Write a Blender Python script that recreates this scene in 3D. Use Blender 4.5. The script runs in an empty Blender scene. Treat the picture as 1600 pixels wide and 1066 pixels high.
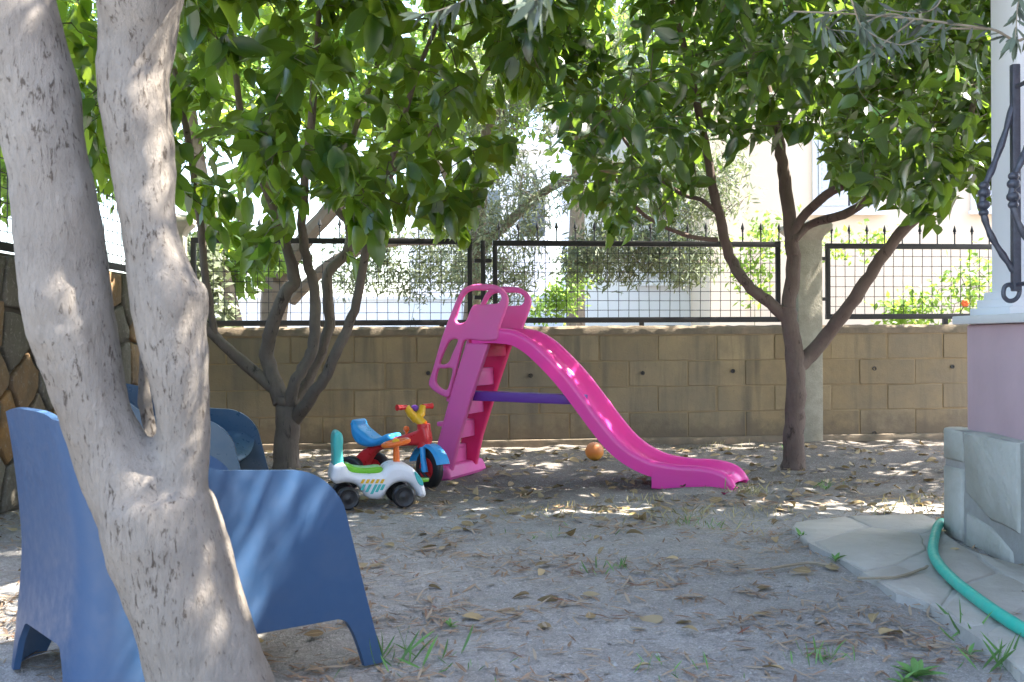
import bpy, bmesh, math, random
import numpy as np
from mathutils import Vector, Matrix

R = math.radians
SC = bpy.context.scene
COL = SC.collection
random.seed(7)
RNG = np.random.default_rng(7)

# ------------------------------------------------------------------ camera, sky, sun, exposure
CAM_H, FPX, ROLL, PITCH = 0.815, 1750.0, R(0.32), R(-0.12)
cam_data = bpy.data.cameras.new('camera')
cam_data.sensor_width = 36.0
cam_data.lens = FPX / 1600.0 * 36.0
cam_data.clip_start, cam_data.clip_end = 0.05, 900.0
cam_data.dof.use_dof = True
cam_data.dof.focus_distance = 5.6
cam_data.dof.aperture_fstop = 11.0
cam = bpy.data.objects.new('camera', cam_data)
COL.objects.link(cam)
right = Vector((math.cos(ROLL), 0, -math.sin(ROLL)))
up = Vector((math.sin(ROLL), 0, math.cos(ROLL)))
back = Vector((0, -1, 0))
CAMR = (Matrix.Rotation(PITCH, 3, 'X') @ Matrix((right, up, back)).transposed())
cam.matrix_world = Matrix.Translation((0, 0, CAM_H)) @ CAMR.to_4x4()
SC.camera = cam

SUN_EL, SUN_AZ = R(58), R(8)            # azimuth from +x towards +y
world = bpy.data.worlds.new('World')
SC.world = world
world.use_nodes = True
wn = world.node_tree
bg = wn.nodes['Background']
sky = wn.nodes.new('ShaderNodeTexSky')
sky.sky_type = 'NISHITA'
sky.sun_disc = False
sky.sun_elevation = SUN_EL
sky.sun_rotation = R(90) - SUN_AZ
sky.air_density, sky.dust_density, sky.ozone_density = 1.0, 2.2, 1.0
wn.links.new(sky.outputs[0], bg.inputs[0])
bg.inputs[1].default_value = 0.15
sl = bpy.data.lights.new('sun', 'SUN')
sl.energy, sl.angle, sl.color = 5.0, R(0.53), (1.0, 0.93, 0.82)
sun = bpy.data.objects.new('sun', sl)
COL.objects.link(sun)
SUN_DIR = Vector((math.cos(SUN_EL) * math.cos(SUN_AZ), math.cos(SUN_EL) * math.sin(SUN_AZ), math.sin(SUN_EL)))
sun.rotation_euler = (-SUN_DIR).to_track_quat('-Z', 'Y').to_euler()
sun.location = SUN_DIR * 30
vs = SC.view_settings
SC.display_settings.display_device = 'sRGB'
vs.view_transform, vs.look, vs.gamma, vs.exposure = 'Standard', 'None', 1.0, 2.8
vs.use_curve_mapping = False
SC.cycles.max_bounces = 8
SC.cycles.diffuse_bounces = 4
SC.cycles.transmission_bounces = 5
SC.cycles.use_denoising = True
SC.cycles.sample_clamp_indirect = 6.0

# ------------------------------------------------------------------ measuring helpers
def ray(px, py):
    return CAMR @ Vector(((px - 800) / FPX, -(py - 533) / FPX, -1.0))
def P(px, py, d):
    r = ray(px, py)
    return Vector((0, 0, CAM_H)) + r * (d / r.y)
def G(px, py, z=0.0):
    r = ray(px, py)
    return Vector((0, 0, CAM_H)) + r * ((z - CAM_H) / r.z)
def on_plane(px, py, o, n):
    r = ray(px, py)
    c = Vector((0, 0, CAM_H))
    return c + r * ((Vector(o) - c).dot(Vector(n)) / r.dot(Vector(n)))
CRI = np.array(CAMR.inverted())
def project(pts):
    q = (np.asarray(pts) - np.array([0, 0, CAM_H])) @ CRI.T
    d = np.maximum(-q[:, 2], 0.05)
    return 800 + FPX * q[:, 0] / d, 533 - FPX * q[:, 1] / d, -q[:, 2]

# ------------------------------------------------------------------ object helpers
def tag(o, label=None, cat=None, group=None, kind=None):
    if label: o['label'] = label
    if cat: o['category'] = cat
    if group: o['group'] = group
    if kind: o['kind'] = kind
    return o
def thing(name, label, cat, loc=(0, 0, 0), rz=0.0, group=None):
    o = bpy.data.objects.new(name, None)
    COL.objects.link(o)
    o.empty_display_size = 0.1
    o.matrix_basis = Matrix.Translation(loc) @ Matrix.Rotation(rz, 4, 'Z')
    return tag(o, label, cat, group)
def link(name, me, parent=None, local=False):
    o = bpy.data.objects.new(name, me)
    COL.objects.link(o)
    if parent is not None:
        o.parent = parent
        if not local:
            m = parent.matrix_basis.copy()
            q = parent.parent
            while q is not None:
                m = q.matrix_basis @ q.matrix_parent_inverse.inverted().inverted() @ m if False else m
                q = None
            o.matrix_parent_inverse = root_inv(parent)
    return o
def root_inv(p):
    m = p.matrix_basis.copy()
    while p.parent is not None:
        m = p.parent.matrix_basis @ p.matrix_parent_inverse @ m if p.parent.parent is None else p.matrix_parent_inverse @ m
        p = p.parent
    return m.inverted()
def dup(o, loc=None, rz=None, label=None):
    c = o.copy(); COL.objects.link(c)
    if loc is not None:
        c.matrix_basis = Matrix.Translation(loc) @ Matrix.Rotation(rz or 0, 4, 'Z')
    if label: c['label'] = label
    for ch in list(o.children):
        k = ch.copy(); COL.objects.link(k); k.parent = c
        for g in list(ch.children):
            h = g.copy(); COL.objects.link(h); h.parent = k
    return c

class MB:
    def __init__(s): s.v = []; s.f = []
    def add(s, vs_, fs):
        n = len(s.v)
        s.v.extend([tuple(v) for v in vs_])
        s.f.extend([tuple(i + n for i in f) for f in fs])
        return s
    def box(s, c, size, rot=None):
        hx, hy, hz = size[0] / 2, size[1] / 2, size[2] / 2
        vv = [Vector((x, y, z)) for x in (-hx, hx) for y in (-hy, hy) for z in (-hz, hz)]
        if rot is not None: vv = [rot @ v for v in vv]
        c = Vector(c)
        return s.add([v + c for v in vv], [(0, 1, 3, 2), (4, 6, 7, 5), (0, 4, 5, 1), (2, 3, 7, 6), (0, 2, 6, 4), (1, 5, 7, 3)])
    def bar(s, a, b, w, h=None):
        a, b = Vector(a), Vector(b)
        h = h or w
        t = (b - a).normalized()
        r = Matrix.Identity(3)
        side = t.cross(Vector((0, 0, 1)))
        if side.length < 1e-3: side = Vector((1, 0, 0))
        side.normalize()
        u = side.cross(t)
        m = Matrix((t, side, u)).transposed()
        return s.box((a + b) / 2, ((b - a).length, w, h), m)
    def tube(s, pts, rad, n=8, cap=True, squash=None):
        pts = [Vector(p) for p in pts]
        if not hasattr(rad, '__len__'): rad = [rad] * len(pts)
        rings = []
        prev = None
        for i, p in enumerate(pts):
            t = (pts[min(i + 1, len(pts) - 1)] - pts[max(i - 1, 0)])
            if t.length < 1e-9: t = Vector((0, 0, 1))
            t.normalize()
            if prev is None:
                a = t.orthogonal().normalized()
            else:
                a = prev - t * prev.dot(t)
                a = a.normalized() if a.length > 1e-6 else t.orthogonal().normalized()
            prev = a
            b = t.cross(a)
            rings.append([p + (a * math.cos(2 * math.pi * k / n) + b * math.sin(2 * math.pi * k / n)) * rad[i] for k in range(n)])
        vv = [v for r_ in rings for v in r_]
        ff = []
        for i in range(len(pts) - 1):
            for k in range(n):
                k2 = (k + 1) % n
                ff.append((i * n + k, i * n + k2, (i + 1) * n + k2, (i + 1) * n + k))
        if cap:
            ff.append(tuple(range(n - 1, -1, -1)))
            ff.append(tuple((len(pts) - 1) * n + k for k in range(n)))
        return s.add(vv, ff)
    def lathe(s, prof, c, axis, n=24):
        axis = Vector(axis).normalized()
        a = axis.orthogonal().normalized(); b = axis.cross(a)
        c = Vector(c)
        vv = []
        for r_, h in prof:
            for k in range(n):
                th = 2 * math.pi * k / n
                vv.append(c + axis * h + (a * math.cos(th) + b * math.sin(th)) * r_)
        ff = []
        for i in range(len(prof) - 1):
            for k in range(n):
                k2 = (k + 1) % n
                ff.append((i * n + k, i * n + k2, (i + 1) * n + k2, (i + 1) * n + k))
        ff.append(tuple(range(n - 1, -1, -1)))
        ff.append(tuple((len(prof) - 1) * n + k for k in range(n)))
        return s.add(vv, ff)
    def sphere(s, c, r_, n=14, m=9, sc=(1, 1, 1)):
        c = Vector(c)
        vv = [c + Vector((0, 0, r_ * sc[2]))]
        for i in range(1, m):
            th = math.pi * i / m
            for k in range(n):
                ph = 2 * math.pi * k / n
                vv.append(c + Vector((r_ * math.sin(th) * math.cos(ph) * sc[0], r_ * math.sin(th) * math.sin(ph) * sc[1], r_ * math.cos(th) * sc[2])))
        vv.append(c - Vector((0, 0, r_ * sc[2])))
        ff = [(0, 1 + k, 1 + (k + 1) % n) for k in range(n)]
        for i in range(m - 2):
            for k in range(n):
                k2 = (k + 1) % n
                ff.append((1 + i * n + k, 1 + (i + 1) * n + k, 1 + (i + 1) * n + k2, 1 + i * n + k2))
        e = len(vv) - 1
        ff += [(e, 1 + (m - 2) * n + (k + 1) % n, 1 + (m - 2) * n + k) for k in range(n)]
        return s.add(vv, ff)
    def mesh(s, name, mat=None, smooth=False, bevel=0.0, seg=2, sharp=None):
        me = bpy.data.meshes.new(name)
        me.from_pydata(s.v, [], s.f)
        bm = bmesh.new(); bm.from_mesh(me)
        bmesh.ops.recalc_face_normals(bm, faces=bm.faces)
        if bevel > 0:
            es = [e for e in bm.edges if len(e.link_faces) == 2 and e.calc_face_angle(0) > R(28)]
            bmesh.ops.bevel(bm, geom=es, offset=bevel, segments=seg, profile=0.6, affect='EDGES', clamp_overlap=True)
        bm.to_mesh(me); bm.free()
        if smooth: finish_smooth(me, sharp)
        if mat: me.materials.append(mat)
        return me
    def build(s, name, mat=None, parent=None, smooth=False, bevel=0.0, seg=2, local=False, sharp=None):
        return link(name, s.mesh(name, mat, smooth or bevel > 0, bevel, seg, sharp), parent, local)
def finish_smooth(me, sharp=None):
    me.polygons.foreach_set('use_smooth', [True] * len(me.polygons))
    try: me.set_sharp_from_angle(angle=R(sharp or 42))
    except Exception: pass
def np_mesh(name, verts, faces, mat, smooth=True):
    """verts (N,3), faces (M,k) with a constant k"""
    me = bpy.data.meshes.new(name)
    verts = np.ascontiguousarray(verts, dtype=np.float32); faces = np.ascontiguousarray(faces, dtype=np.int32)
    k = faces.shape[1]
    me.vertices.add(len(verts)); me.vertices.foreach_set('co', verts.ravel())
    me.loops.add(faces.size); me.loops.foreach_set('vertex_index', faces.ravel())
    me.polygons.add(len(faces))
    me.polygons.foreach_set('loop_start', np.arange(0, faces.size, k, dtype=np.int32))
    me.polygons.foreach_set('use_smooth', np.full(len(faces), smooth))
    me.update(calc_edges=True)
    if mat: me.materials.append(mat)
    return me
def catmull(pts, n=6, closed=True):
    pts = [Vector(p) for p in pts]
    out = []
    m = len(pts)
    rng = range(m) if closed else range(m - 1)
    for i in rng:
        if closed: p0, p1, p2, p3 = pts[i - 1], pts[i], pts[(i + 1) % m], pts[(i + 2) % m]
        else: p0, p1, p2, p3 = pts[max(i - 1, 0)], pts[i], pts[i + 1], pts[min(i + 2, m - 1)]
        for k in range(n):
            t = k / n
            out.append(0.5 * ((2 * p1) + (p2 - p0) * t + (2 * p0 - 5 * p1 + 4 * p2 - p3) * t * t + (3 * p1 - p0 - 3 * p2 + p3) * t ** 3))
    if not closed: out.append(pts[-1])
    return out
def plate(name, loops, thick, bevel, mat, parent, y0=0.0, smooth_n=5, res=3, local=True):
    """flat loops [(u,z)..] (first outer, then holes) extruded across y: real thickness with rounded rims"""
    cu = bpy.data.curves.new(name, 'CURVE')
    cu.dimensions = '2D'; cu.fill_mode = 'BOTH'
    for lp in loops:
        pts = catmull([Vector((p[0], p[1], 0)) for p in lp], smooth_n) if smooth_n else [Vector((p[0], p[1], 0)) for p in lp]
        sp = cu.splines.new('POLY'); sp.points.add(len(pts) - 1)
        for q, p in zip(sp.points, pts): q.co = (p.x, p.y, 0, 1)
        sp.use_cyclic_u = True
    cu.extrude = max(thick / 2 - bevel, 0.0005); cu.bevel_depth = bevel; cu.bevel_resolution = res; cu.offset = -bevel
    ob = bpy.data.objects.new(name, cu); COL.objects.link(ob)
    dg = bpy.context.evaluated_depsgraph_get()
    me = bpy.data.meshes.new_from_object(ob.evaluated_get(dg))
    bpy.data.objects.remove(ob); bpy.data.curves.remove(cu)
    m = Matrix(((1, 0, 0, 0), (0, 0, -1, y0), (0, 1, 0, 0), (0, 0, 0, 1)))
    me.transform(m); me.name = name
    me.materials.clear(); me.materials.append(mat)
    finish_smooth(me, 35)
    return link(name, me, parent, local)

# ------------------------------------------------------------------ materials
class NT:
    def __init__(s, name):
        s.m = bpy.data.materials.new(name); s.m.use_nodes = True
        s.t = s.m.node_tree; s.b = s.t.nodes['Principled BSDF']; s.out = s.t.nodes['Material Output']
    def n(s, typ, **kw):
        nd = s.t.nodes.new(typ)
        for k, v in kw.items():
            if k in nd.inputs: nd.inputs[k].default_value = v
            else: setattr(nd, k, v)
        return nd
    def l(s, a, b): s.t.links.new(a, b)
    def coord(s, scale=(1, 1, 1), which='Object'):
        tc = s.n('ShaderNodeTexCoord'); mp = s.n('ShaderNodeMapping')
        mp.inputs['Scale'].default_value = scale
        s.l(tc.outputs[which], mp.inputs['Vector']); return mp.outputs[0]
    def worldpos(s, scale=(1, 1, 1)):
        g = s.n('ShaderNodeNewGeometry'); mp = s.n('ShaderNodeMapping')
        mp.inputs['Scale'].default_value = scale
        s.l(g.outputs['Position'], mp.inputs['Vector']); return mp.outputs[0]
    def noise(s, vec, scale, detail=4, rough=0.55, dist=0.0):
        nd = s.n('ShaderNodeTexNoise', Scale=scale, Detail=detail, Roughness=rough, Distortion=dist)
        s.l(vec, nd.inputs['Vector']); return nd.outputs['Fac']
    def ramp(s, fac, stops, interp='LINEAR'):
        nd = s.n('ShaderNodeValToRGB'); nd.color_ramp.interpolation = interp
        e = nd.color_ramp.elements
        while len(e) < len(stops): e.new(0.5)
        for q, (p, c) in zip(e, stops):
            q.position = p; q.color = (c, c, c, 1) if not hasattr(c, '__len__') else (*c, 1)
        s.l(fac, nd.inputs[0]); return nd.outputs[0]
    def mix(s, fac, a, b, blend='MIX'):
        nd = s.n('ShaderNodeMix', data_type='RGBA', blend_type=blend)
        for sock, v in ((nd.inputs[0], fac), (nd.inputs[6], a), (nd.inputs[7], b)):
            if hasattr(v, 'is_linked') or hasattr(v, 'links'): s.l(v, sock)
            elif hasattr(v, '__len__'): sock.default_value = (*v, 1)
            else: sock.default_value = v
        return nd.outputs[2]
    def math(s, op, a, b=0.0):
        nd = s.n('ShaderNodeMath', operation=op)
        for sock, v in ((nd.inputs[0], a), (nd.inputs[1], b)):
            if hasattr(v, 'links'): s.l(v, sock)
            else: sock.default_value = v
        return nd.outputs[0]
    def bump(s, h, strength=0.4, dist=0.01, prev=None):
        nd = s.n('ShaderNodeBump', Strength=strength, Distance=dist)
        s.l(h, nd.inputs['Height'])
        if prev is not None: s.l(prev, nd.inputs['Normal'])
        s.l(nd.outputs[0], s.b.inputs['Normal']); return nd.outputs[0]
    def base(s, c, rough=0.6, spec=0.5):
        if hasattr(c, 'links'): s.l(c, s.b.inputs['Base Color'])
        else: s.b.inputs['Base Color'].default_value = (*c, 1)
        if hasattr(rough, 'links'): s.l(rough, s.b.inputs['Roughness'])
        else: s.b.inputs['Roughness'].default_value = rough
        s.b.inputs['Specular IOR Level'].default_value = spec
        return s
    def rand(s):
        g = s.n('ShaderNodeNewGeometry'); o = s.n('ShaderNodeObjectInfo')
        return s.math('FRACT', s.math('ADD', g.outputs['Random Per Island'], o.outputs['Random']))

def plastic(name, c, rough=0.32, glow=0.12, dirt=0.25):
    t = NT(name)
    v = t.coord()
    d = t.ramp(t.noise(v, 9, 6, 0.65), [(0.45, 0.0), (0.75, 1.0)])
    col = t.mix(t.math('MULTIPLY', d, dirt), c, tuple(0.6 * x + 0.4 * y for x, y in zip(c, (0.30, 0.26, 0.22))))
    t.base(col, t.ramp(t.noise(v, 30, 4), [(0.3, rough * 0.8), (0.7, rough * 1.35)]), 0.5)
    t.bump(t.noise(v, 55, 3), 0.06, 0.003)
    if glow:
        tr = t.n('ShaderNodeBsdfTranslucent'); t.l(col, tr.inputs['Color'])
        ms = t.n('ShaderNodeMixShader'); ms.inputs[0].default_value = glow
        t.l(t.b.outputs[0], ms.inputs[1]); t.l(tr.outputs[0], ms.inputs[2]); t.l(ms.outputs[0], t.out.inputs['Surface'])
    return t.m
def leaf_mat(name, c1, c2, back, trans, fac=0.4, rough=0.36, spec=0.5, old=None):
    t = NT(name)
    r = t.rand()
    col = t.ramp(r, [(0.0, c1), (0.6, c2), (0.93, tuple(1.25 * x for x in c2)), (1.0, old or c2)])
    g = t.n('ShaderNodeNewGeometry')
    at = t.n('ShaderNodeAttribute', attribute_name='rib')
    col = t.mix(t.ramp(at.outputs['Fac'], [(0.03, 0.55), (0.10, 0.0)]), col, tuple(min(1, 2.2 * x + 0.02) for x in c2))
    col = t.mix(t.ramp(t.noise(t.worldpos(), 7, 4), [(0.45, 0.0), (0.75, 0.5)]), col, tuple(1.5 * x for x in c2))
    col2 = t.mix(g.outputs['Backfacing'], col, back)
    t.base(col2, rough, spec)
    t.bump(t.noise(t.coord((60, 60, 60)), 1.0, 2), 0.12, 0.002)
    tr = t.n('ShaderNodeBsdfTranslucent')
    t.l(t.ramp(r, [(0.0, tuple(0.75 * x for x in trans)), (1.0, tuple(1.2 * x for x in trans))]), tr.inputs['Color'])
    ms = t.n('ShaderNodeMixShader'); ms.inputs[0].default_value = fac
    t.l(t.b.outputs[0], ms.inputs[1]); t.l(tr.outputs[0], ms.inputs[2]); t.l(ms.outputs[0], t.out.inputs['Surface'])
    return t.m
def simple(name, c, rough=0.6, spec=0.5, var=0.15, sc=12, bump=0.0, metal=0.0):
    t = NT(name)
    v = t.worldpos()
    f = t.noise(v, sc, 6, 0.6)
    col = t.mix(f, tuple(x * (1 - var) for x in c), tuple(min(1, x * (1 + var)) for x in c))
    t.base(col, rough, spec)
    t.b.inputs['Metallic'].default_value = metal
    if bump: t.bump(t.noise(v, sc * 6, 4), bump, 0.004)
    return t.m

def ground_mat():
    t = NT('sandy_soil')
    v = t.worldpos()
    big = t.noise(v, 0.9, 5, 0.6); mid = t.noise(v, 6, 6, 0.65); fine = t.noise(v, 160, 4, 0.7)
    vor = t.n('ShaderNodeTexVoronoi', Scale=210.0); t.l(v, vor.inputs['Vector'])
    c = t.mix(t.ramp(big, [(0.35, 0.0), (0.65, 1.0)]), (0.37, 0.352, 0.325), (0.48, 0.462, 0.435))
    c = t.mix(t.ramp(mid, [(0.42, 0.0), (0.68, 0.6)]), c, (0.26, 0.242, 0.22))
    c = t.mix(t.ramp(fine, [(0.35, 0.6), (0.62, 0.0)]), c, (0.20, 0.185, 0.165))
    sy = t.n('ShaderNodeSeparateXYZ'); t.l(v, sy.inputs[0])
    litter_shade = t.math('ADD', sy.outputs['Y'], t.math('MULTIPLY', t.noise(v, 1.6, 5, 0.65), 2.6))  # browner litter soil under the trees, with canopy shade painted in
    c = t.mix(t.ramp(t.math('MULTIPLY', litter_shade, 0.1), [(0.65, 0.0), (0.75, 0.92)]), c, (0.105, 0.085, 0.068))
    c = t.mix(t.ramp(t.noise(v, 48, 6, 0.8), [(0.38, 0.65), (0.56, 0.0)]), c, (0.17, 0.16, 0.15))
    c = t.mix(t.ramp(t.noise(v, 85, 3, 0.6), [(0.60, 0.0), (0.70, 0.6)]), c, (0.56, 0.54, 0.51))
    c = t.mix(t.ramp(vor.outputs['Color'], [(0.72, 0.0), (0.86, 0.4)]), c, (0.48, 0.46, 0.43))
    c = t.mix(t.ramp(vor.outputs['Color'], [(0.10, 0.4), (0.22, 0.0)]), c, (0.15, 0.14, 0.13))
    t.base(c, 0.93, 0.25)
    b = t.bump(mid, 0.5, 0.03)
    b = t.bump(vor.outputs['Distance'], 0.5, 0.006, b)
    t.bump(fine, 0.6, 0.005, b)
    return t.m
def block_mat():
    t = NT('concrete_block')
    v = t.worldpos()
    o = t.n('ShaderNodeObjectInfo')
    c = t.mix(o.outputs['Random'], (0.275, 0.205, 0.118), (0.345, 0.265, 0.16))
    c = t.mix(t.ramp(t.noise(v, 3.0, 6, 0.65), [(0.40, 0.0), (0.72, 0.7)]), c, (0.17, 0.14, 0.10))
    vd = t.worldpos((9, 9, 0.8))
    c = t.mix(t.ramp(t.noise(vd, 1.0, 5, 0.6), [(0.50, 0.0), (0.72, 0.75)]), c, (0.105, 0.092, 0.075))
    c = t.mix(t.ramp(t.noise(v, 55, 4, 0.7), [(0.60, 0.0), (0.75, 0.5)]), c, (0.12, 0.11, 0.10))
    c = t.mix(t.ramp(t.noise(v, 0.7, 4), [(0.40, 0.0), (0.62, 0.6)]), c, (0.165, 0.152, 0.13))
    spz = t.n('ShaderNodeSeparateXYZ'); t.l(v, spz.inputs[0])
    spl = t.math('SUBTRACT', t.math('MULTIPLY', t.noise(v, 9, 5, 0.7), 0.42), spz.outputs['Z'])
    c = t.mix(t.ramp(spl, [(0.0, 0.0), (0.12, 0.7)]), c, (0.13, 0.105, 0.08))
    t.base(c, 0.92, 0.2)
    b = t.bump(t.noise(v, 90, 5, 0.7), 0.45, 0.006)
    t.bump(t.noise(v, 14, 4), 0.35, 0.012, b)
    return t.m
def mortar_mat(name, c, d):
    t = NT(name)
    v = t.worldpos()
    t.base(t.mix(t.ramp(t.noise(v, 7, 6, 0.7), [(0.35, 0.0), (0.7, 1.0)]), c, d), 0.95, 0.2)
    t.bump(t.noise(v, 70, 5, 0.7), 0.6, 0.008)
    return t.m
def stone_mat(name, stops, stain=(0.16, 0.14, 0.11), sc=5.0):
    t = NT(name)
    v = t.worldpos(); o = t.n('ShaderNodeObjectInfo')
    c = t.ramp(o.outputs['Random'], stops, 'LINEAR')
    c = t.mix(t.ramp(t.noise(v, sc, 7, 0.68, 0.6), [(0.38, 0.0), (0.70, 0.75)]), c, stain)
    c = t.mix(t.ramp(t.noise(v, sc * 9, 5, 0.7), [(0.55, 0.0), (0.75, 0.5)]), c, (0.42, 0.40, 0.36))
    t.base(c, 0.88, 0.3)
    b = t.bump(t.noise(v, sc * 2.2, 6, 0.65), 0.6, 0.03)
    t.bump(t.noise(v, sc * 16, 5, 0.7), 0.5, 0.005, b)
    return t.m
def bark_mat(name, c1, c2, fleck, zs=0.3, sc=30, amount=(0.56, 0.66), rough=0.9, bs=0.6, dist=0.8):
    t = NT(name)
    v = t.worldpos((1, 1, zs)); w = t.worldpos()
    c = t.mix(t.ramp(t.noise(w, 6, 6, 0.65), [(0.35, 0.0), (0.68, 1.0)]), c1, c2)
    c = t.mix(t.ramp(t.noise(t.worldpos((1, 1, 0.5)), 17, 6, 0.7, 0.4), [(0.50, 0.0), (0.72, 0.45)]), c, tuple(0.6 * x for x in c2))
    patch = t.ramp(t.noise(w, 4.5, 5, 0.7, 0.8), [(0.42, 0.0), (0.70, 1.0)])
    fl = t.noise(v, sc, 7, 0.70, dist)
    f1 = t.ramp(fl, [(amount[0], 0.0), (amount[1], 1.0)])
    f2 = t.ramp(t.math('ADD', fl, t.math('MULTIPLY', t.math('SUBTRACT', patch, 0.3), 0.13)), [(amount[0] + 0.03, 0.0), (amount[1] + 0.02, 1.0)])
    c = t.mix(t.math('MULTIPLY', f1, 0.28), c, fleck)
    c = t.mix(t.math('MULTIPLY', f2, 0.75), c, tuple(0.6 * x for x in fleck))
    t.base(c, rough, 0.2)
    b = t.bump(fl, bs, 0.014)
    t.bump(t.noise(v, sc * 4, 5, 0.7), bs * 0.8, 0.004, b)
    return t.m

M = {}
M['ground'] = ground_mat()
M['block'] = block_mat()
M['mortar'] = mortar_mat('wall_mortar', (0.285, 0.215, 0.13), (0.225, 0.17, 0.105))
M['cap'] = mortar_mat('wall_cap_concrete', (0.15, 0.13, 0.10), (0.26, 0.20, 0.145))
M['post'] = mortar_mat('post_concrete', (0.36, 0.34, 0.28), (0.24, 0.225, 0.18))
M['stone_wall'] = stone_mat('rubble_stone', [(0.0, (0.11, 0.10, 0.08)), (0.45, (0.16, 0.145, 0.115)), (0.62, (0.27, 0.145, 0.05)), (0.8, (0.13, 0.12, 0.10)), (1.0, (0.26, 0.16, 0.075))], (0.085, 0.075, 0.058))
M['dark_mortar'] = mortar_mat('rubble_mortar', (0.07, 0.063, 0.052), (0.11, 0.10, 0.082))
M['plinth_stone'] = stone_mat('plinth_stone', [(0.0, (0.42, 0.41, 0.36)), (1.0, (0.52, 0.51, 0.45))], (0.33, 0.32, 0.26), 3.0)
M['plinth_mortar'] = mortar_mat('plinth_mortar', (0.32, 0.31, 0.28), (0.42, 0.41, 0.38))
M['slab'] = stone_mat('paving_stone', [(0.0, (0.42, 0.395, 0.35)), (1.0, (0.49, 0.46, 0.40))], (0.33, 0.305, 0.26), 2.5)
M['joint'] = mortar_mat('paving_joint', (0.40, 0.38, 0.34), (0.48, 0.46, 0.42))
M['bark_near'] = bark_mat('pale_bark', (0.325, 0.292, 0.256), (0.25, 0.22, 0.19), (0.085, 0.060, 0.043), 0.30, 105, (0.55, 0.64), bs=0.8, dist=0.5)
M['bark_lemon'] = bark_mat('grey_brown_bark', (0.14, 0.115, 0.095), (0.19, 0.16, 0.13), (0.045, 0.036, 0.03), 0.25, 26)
M['bark_red'] = bark_mat('reddish_bark', (0.125, 0.092, 0.078), (0.165, 0.128, 0.108), (0.06, 0.045, 0.037), 0.25, 26)
M['bark_far'] = bark_mat('far_bark', (0.20, 0.165, 0.125), (0.15, 0.12, 0.09), (0.12, 0.08, 0.06), 0.3, 14)
M['twig'] = simple('olive_twig', (0.30, 0.25, 0.18), 0.8, 0.2)
M['green_twig'] = simple('lemon_twig', (0.10, 0.10, 0.045), 0.7, 0.3)
M['lemon_leaf'] = leaf_mat('lemon_leaf', (0.006, 0.024, 0.008), (0.013, 0.044, 0.012), (0.030, 0.068, 0.022), (0.42, 0.62, 0.05), 0.42, 0.28, 0.8, (0.075, 0.125, 0.022))
M['dark_leaf'] = leaf_mat('orange_leaf', (0.005, 0.024, 0.009), (0.012, 0.044, 0.013), (0.028, 0.065, 0.024), (0.32, 0.52, 0.05), 0.33, 0.25, 0.85, (0.065, 0.12, 0.02))
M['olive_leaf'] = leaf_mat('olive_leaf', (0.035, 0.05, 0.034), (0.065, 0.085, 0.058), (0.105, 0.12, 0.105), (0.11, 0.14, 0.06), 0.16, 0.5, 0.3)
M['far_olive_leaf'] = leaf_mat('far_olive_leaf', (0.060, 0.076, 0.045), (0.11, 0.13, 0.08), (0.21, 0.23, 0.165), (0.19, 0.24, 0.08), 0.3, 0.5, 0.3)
M['bright_leaf'] = leaf_mat('bright_leaf', (0.045, 0.10, 0.016), (0.085, 0.16, 0.028), (0.10, 0.17, 0.04), (0.38, 0.55, 0.08), 0.45, 0.45, 0.3)
M['weed'] = leaf_mat('weed_leaf', (0.045, 0.13, 0.035), (0.09, 0.19, 0.05), (0.10, 0.20, 0.07), (0.22, 0.42, 0.08), 0.25, 0.5, 0.3)
M['dry_leaf'] = leaf_mat('dry_leaf', (0.15, 0.078, 0.050), (0.30, 0.215, 0.145), (0.38, 0.30, 0.215), (0.30, 0.20, 0.10), 0.12, 0.7, 0.2, (0.17, 0.05, 0.035))
M['yellow_leaf'] = leaf_mat('yellowed_leaf', (0.17, 0.115, 0.06), (0.30, 0.225, 0.12), (0.34, 0.27, 0.16), (0.32, 0.22, 0.08), 0.15, 0.65, 0.3, (0.34, 0.25, 0.05))
M['straw'] = leaf_mat('dry_grass', (0.20, 0.17, 0.09), (0.30, 0.26, 0.14), (0.26, 0.23, 0.13), (0.30, 0.27, 0.10), 0.2, 0.7, 0.2, (0.10, 0.16, 0.05))
M['iron_black'] = simple('black_iron', (0.012, 0.012, 0.014), 0.5, 0.4, 0.3, 20)
M['wrought'] = simple('brushed_iron', (0.075, 0.08, 0.105), 0.42, 0.6, 0.55, 40, 0.3, 0.35)
M['pink_wall'] = simple('pink_stucco', (0.55, 0.395, 0.42), 0.9, 0.2, 0.16, 5, 0.35)
M['white_paint'] = simple('white_paint', (0.80, 0.81, 0.84), 0.6, 0.4, 0.04, 4, 0.08)
M['ledge'] = simple('marble_ledge', (0.72, 0.71, 0.70), 0.45, 0.5, 0.10, 6)
M['white_house'] = simple('white_render', (0.74, 0.75, 0.77), 0.9, 0.2, 0.03, 2)
M['cream_house'] = simple('cream_render', (0.68, 0.56, 0.43), 0.9, 0.2, 0.04, 2)
M['shutter'] = simple('pale_shutter', (0.55, 0.58, 0.62), 0.6, 0.4, 0.05, 8)
M['glass'] = simple('window_glass', (0.05, 0.06, 0.07), 0.08, 0.8, 0.1, 3)
M['roof_tile'] = simple('clay_roof', (0.36, 0.16, 0.09), 0.85, 0.3, 0.25, 9)
M['hose'] = plastic('hose_green', (0.02, 0.46, 0.34), 0.4, 0.0, 0.3)
M['blue_chair'] = plastic('blue_plastic', (0.036, 0.086, 0.180), 0.42, 0.0, 0.15)
M['teal_chair'] = plastic('dark_teal_plastic', (0.022, 0.060, 0.105), 0.30, 0.0, 0.15)
M['pink'] = plastic('pink_plastic', (0.80, 0.14, 0.44), 0.38, 0.18, 0.25)
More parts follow.
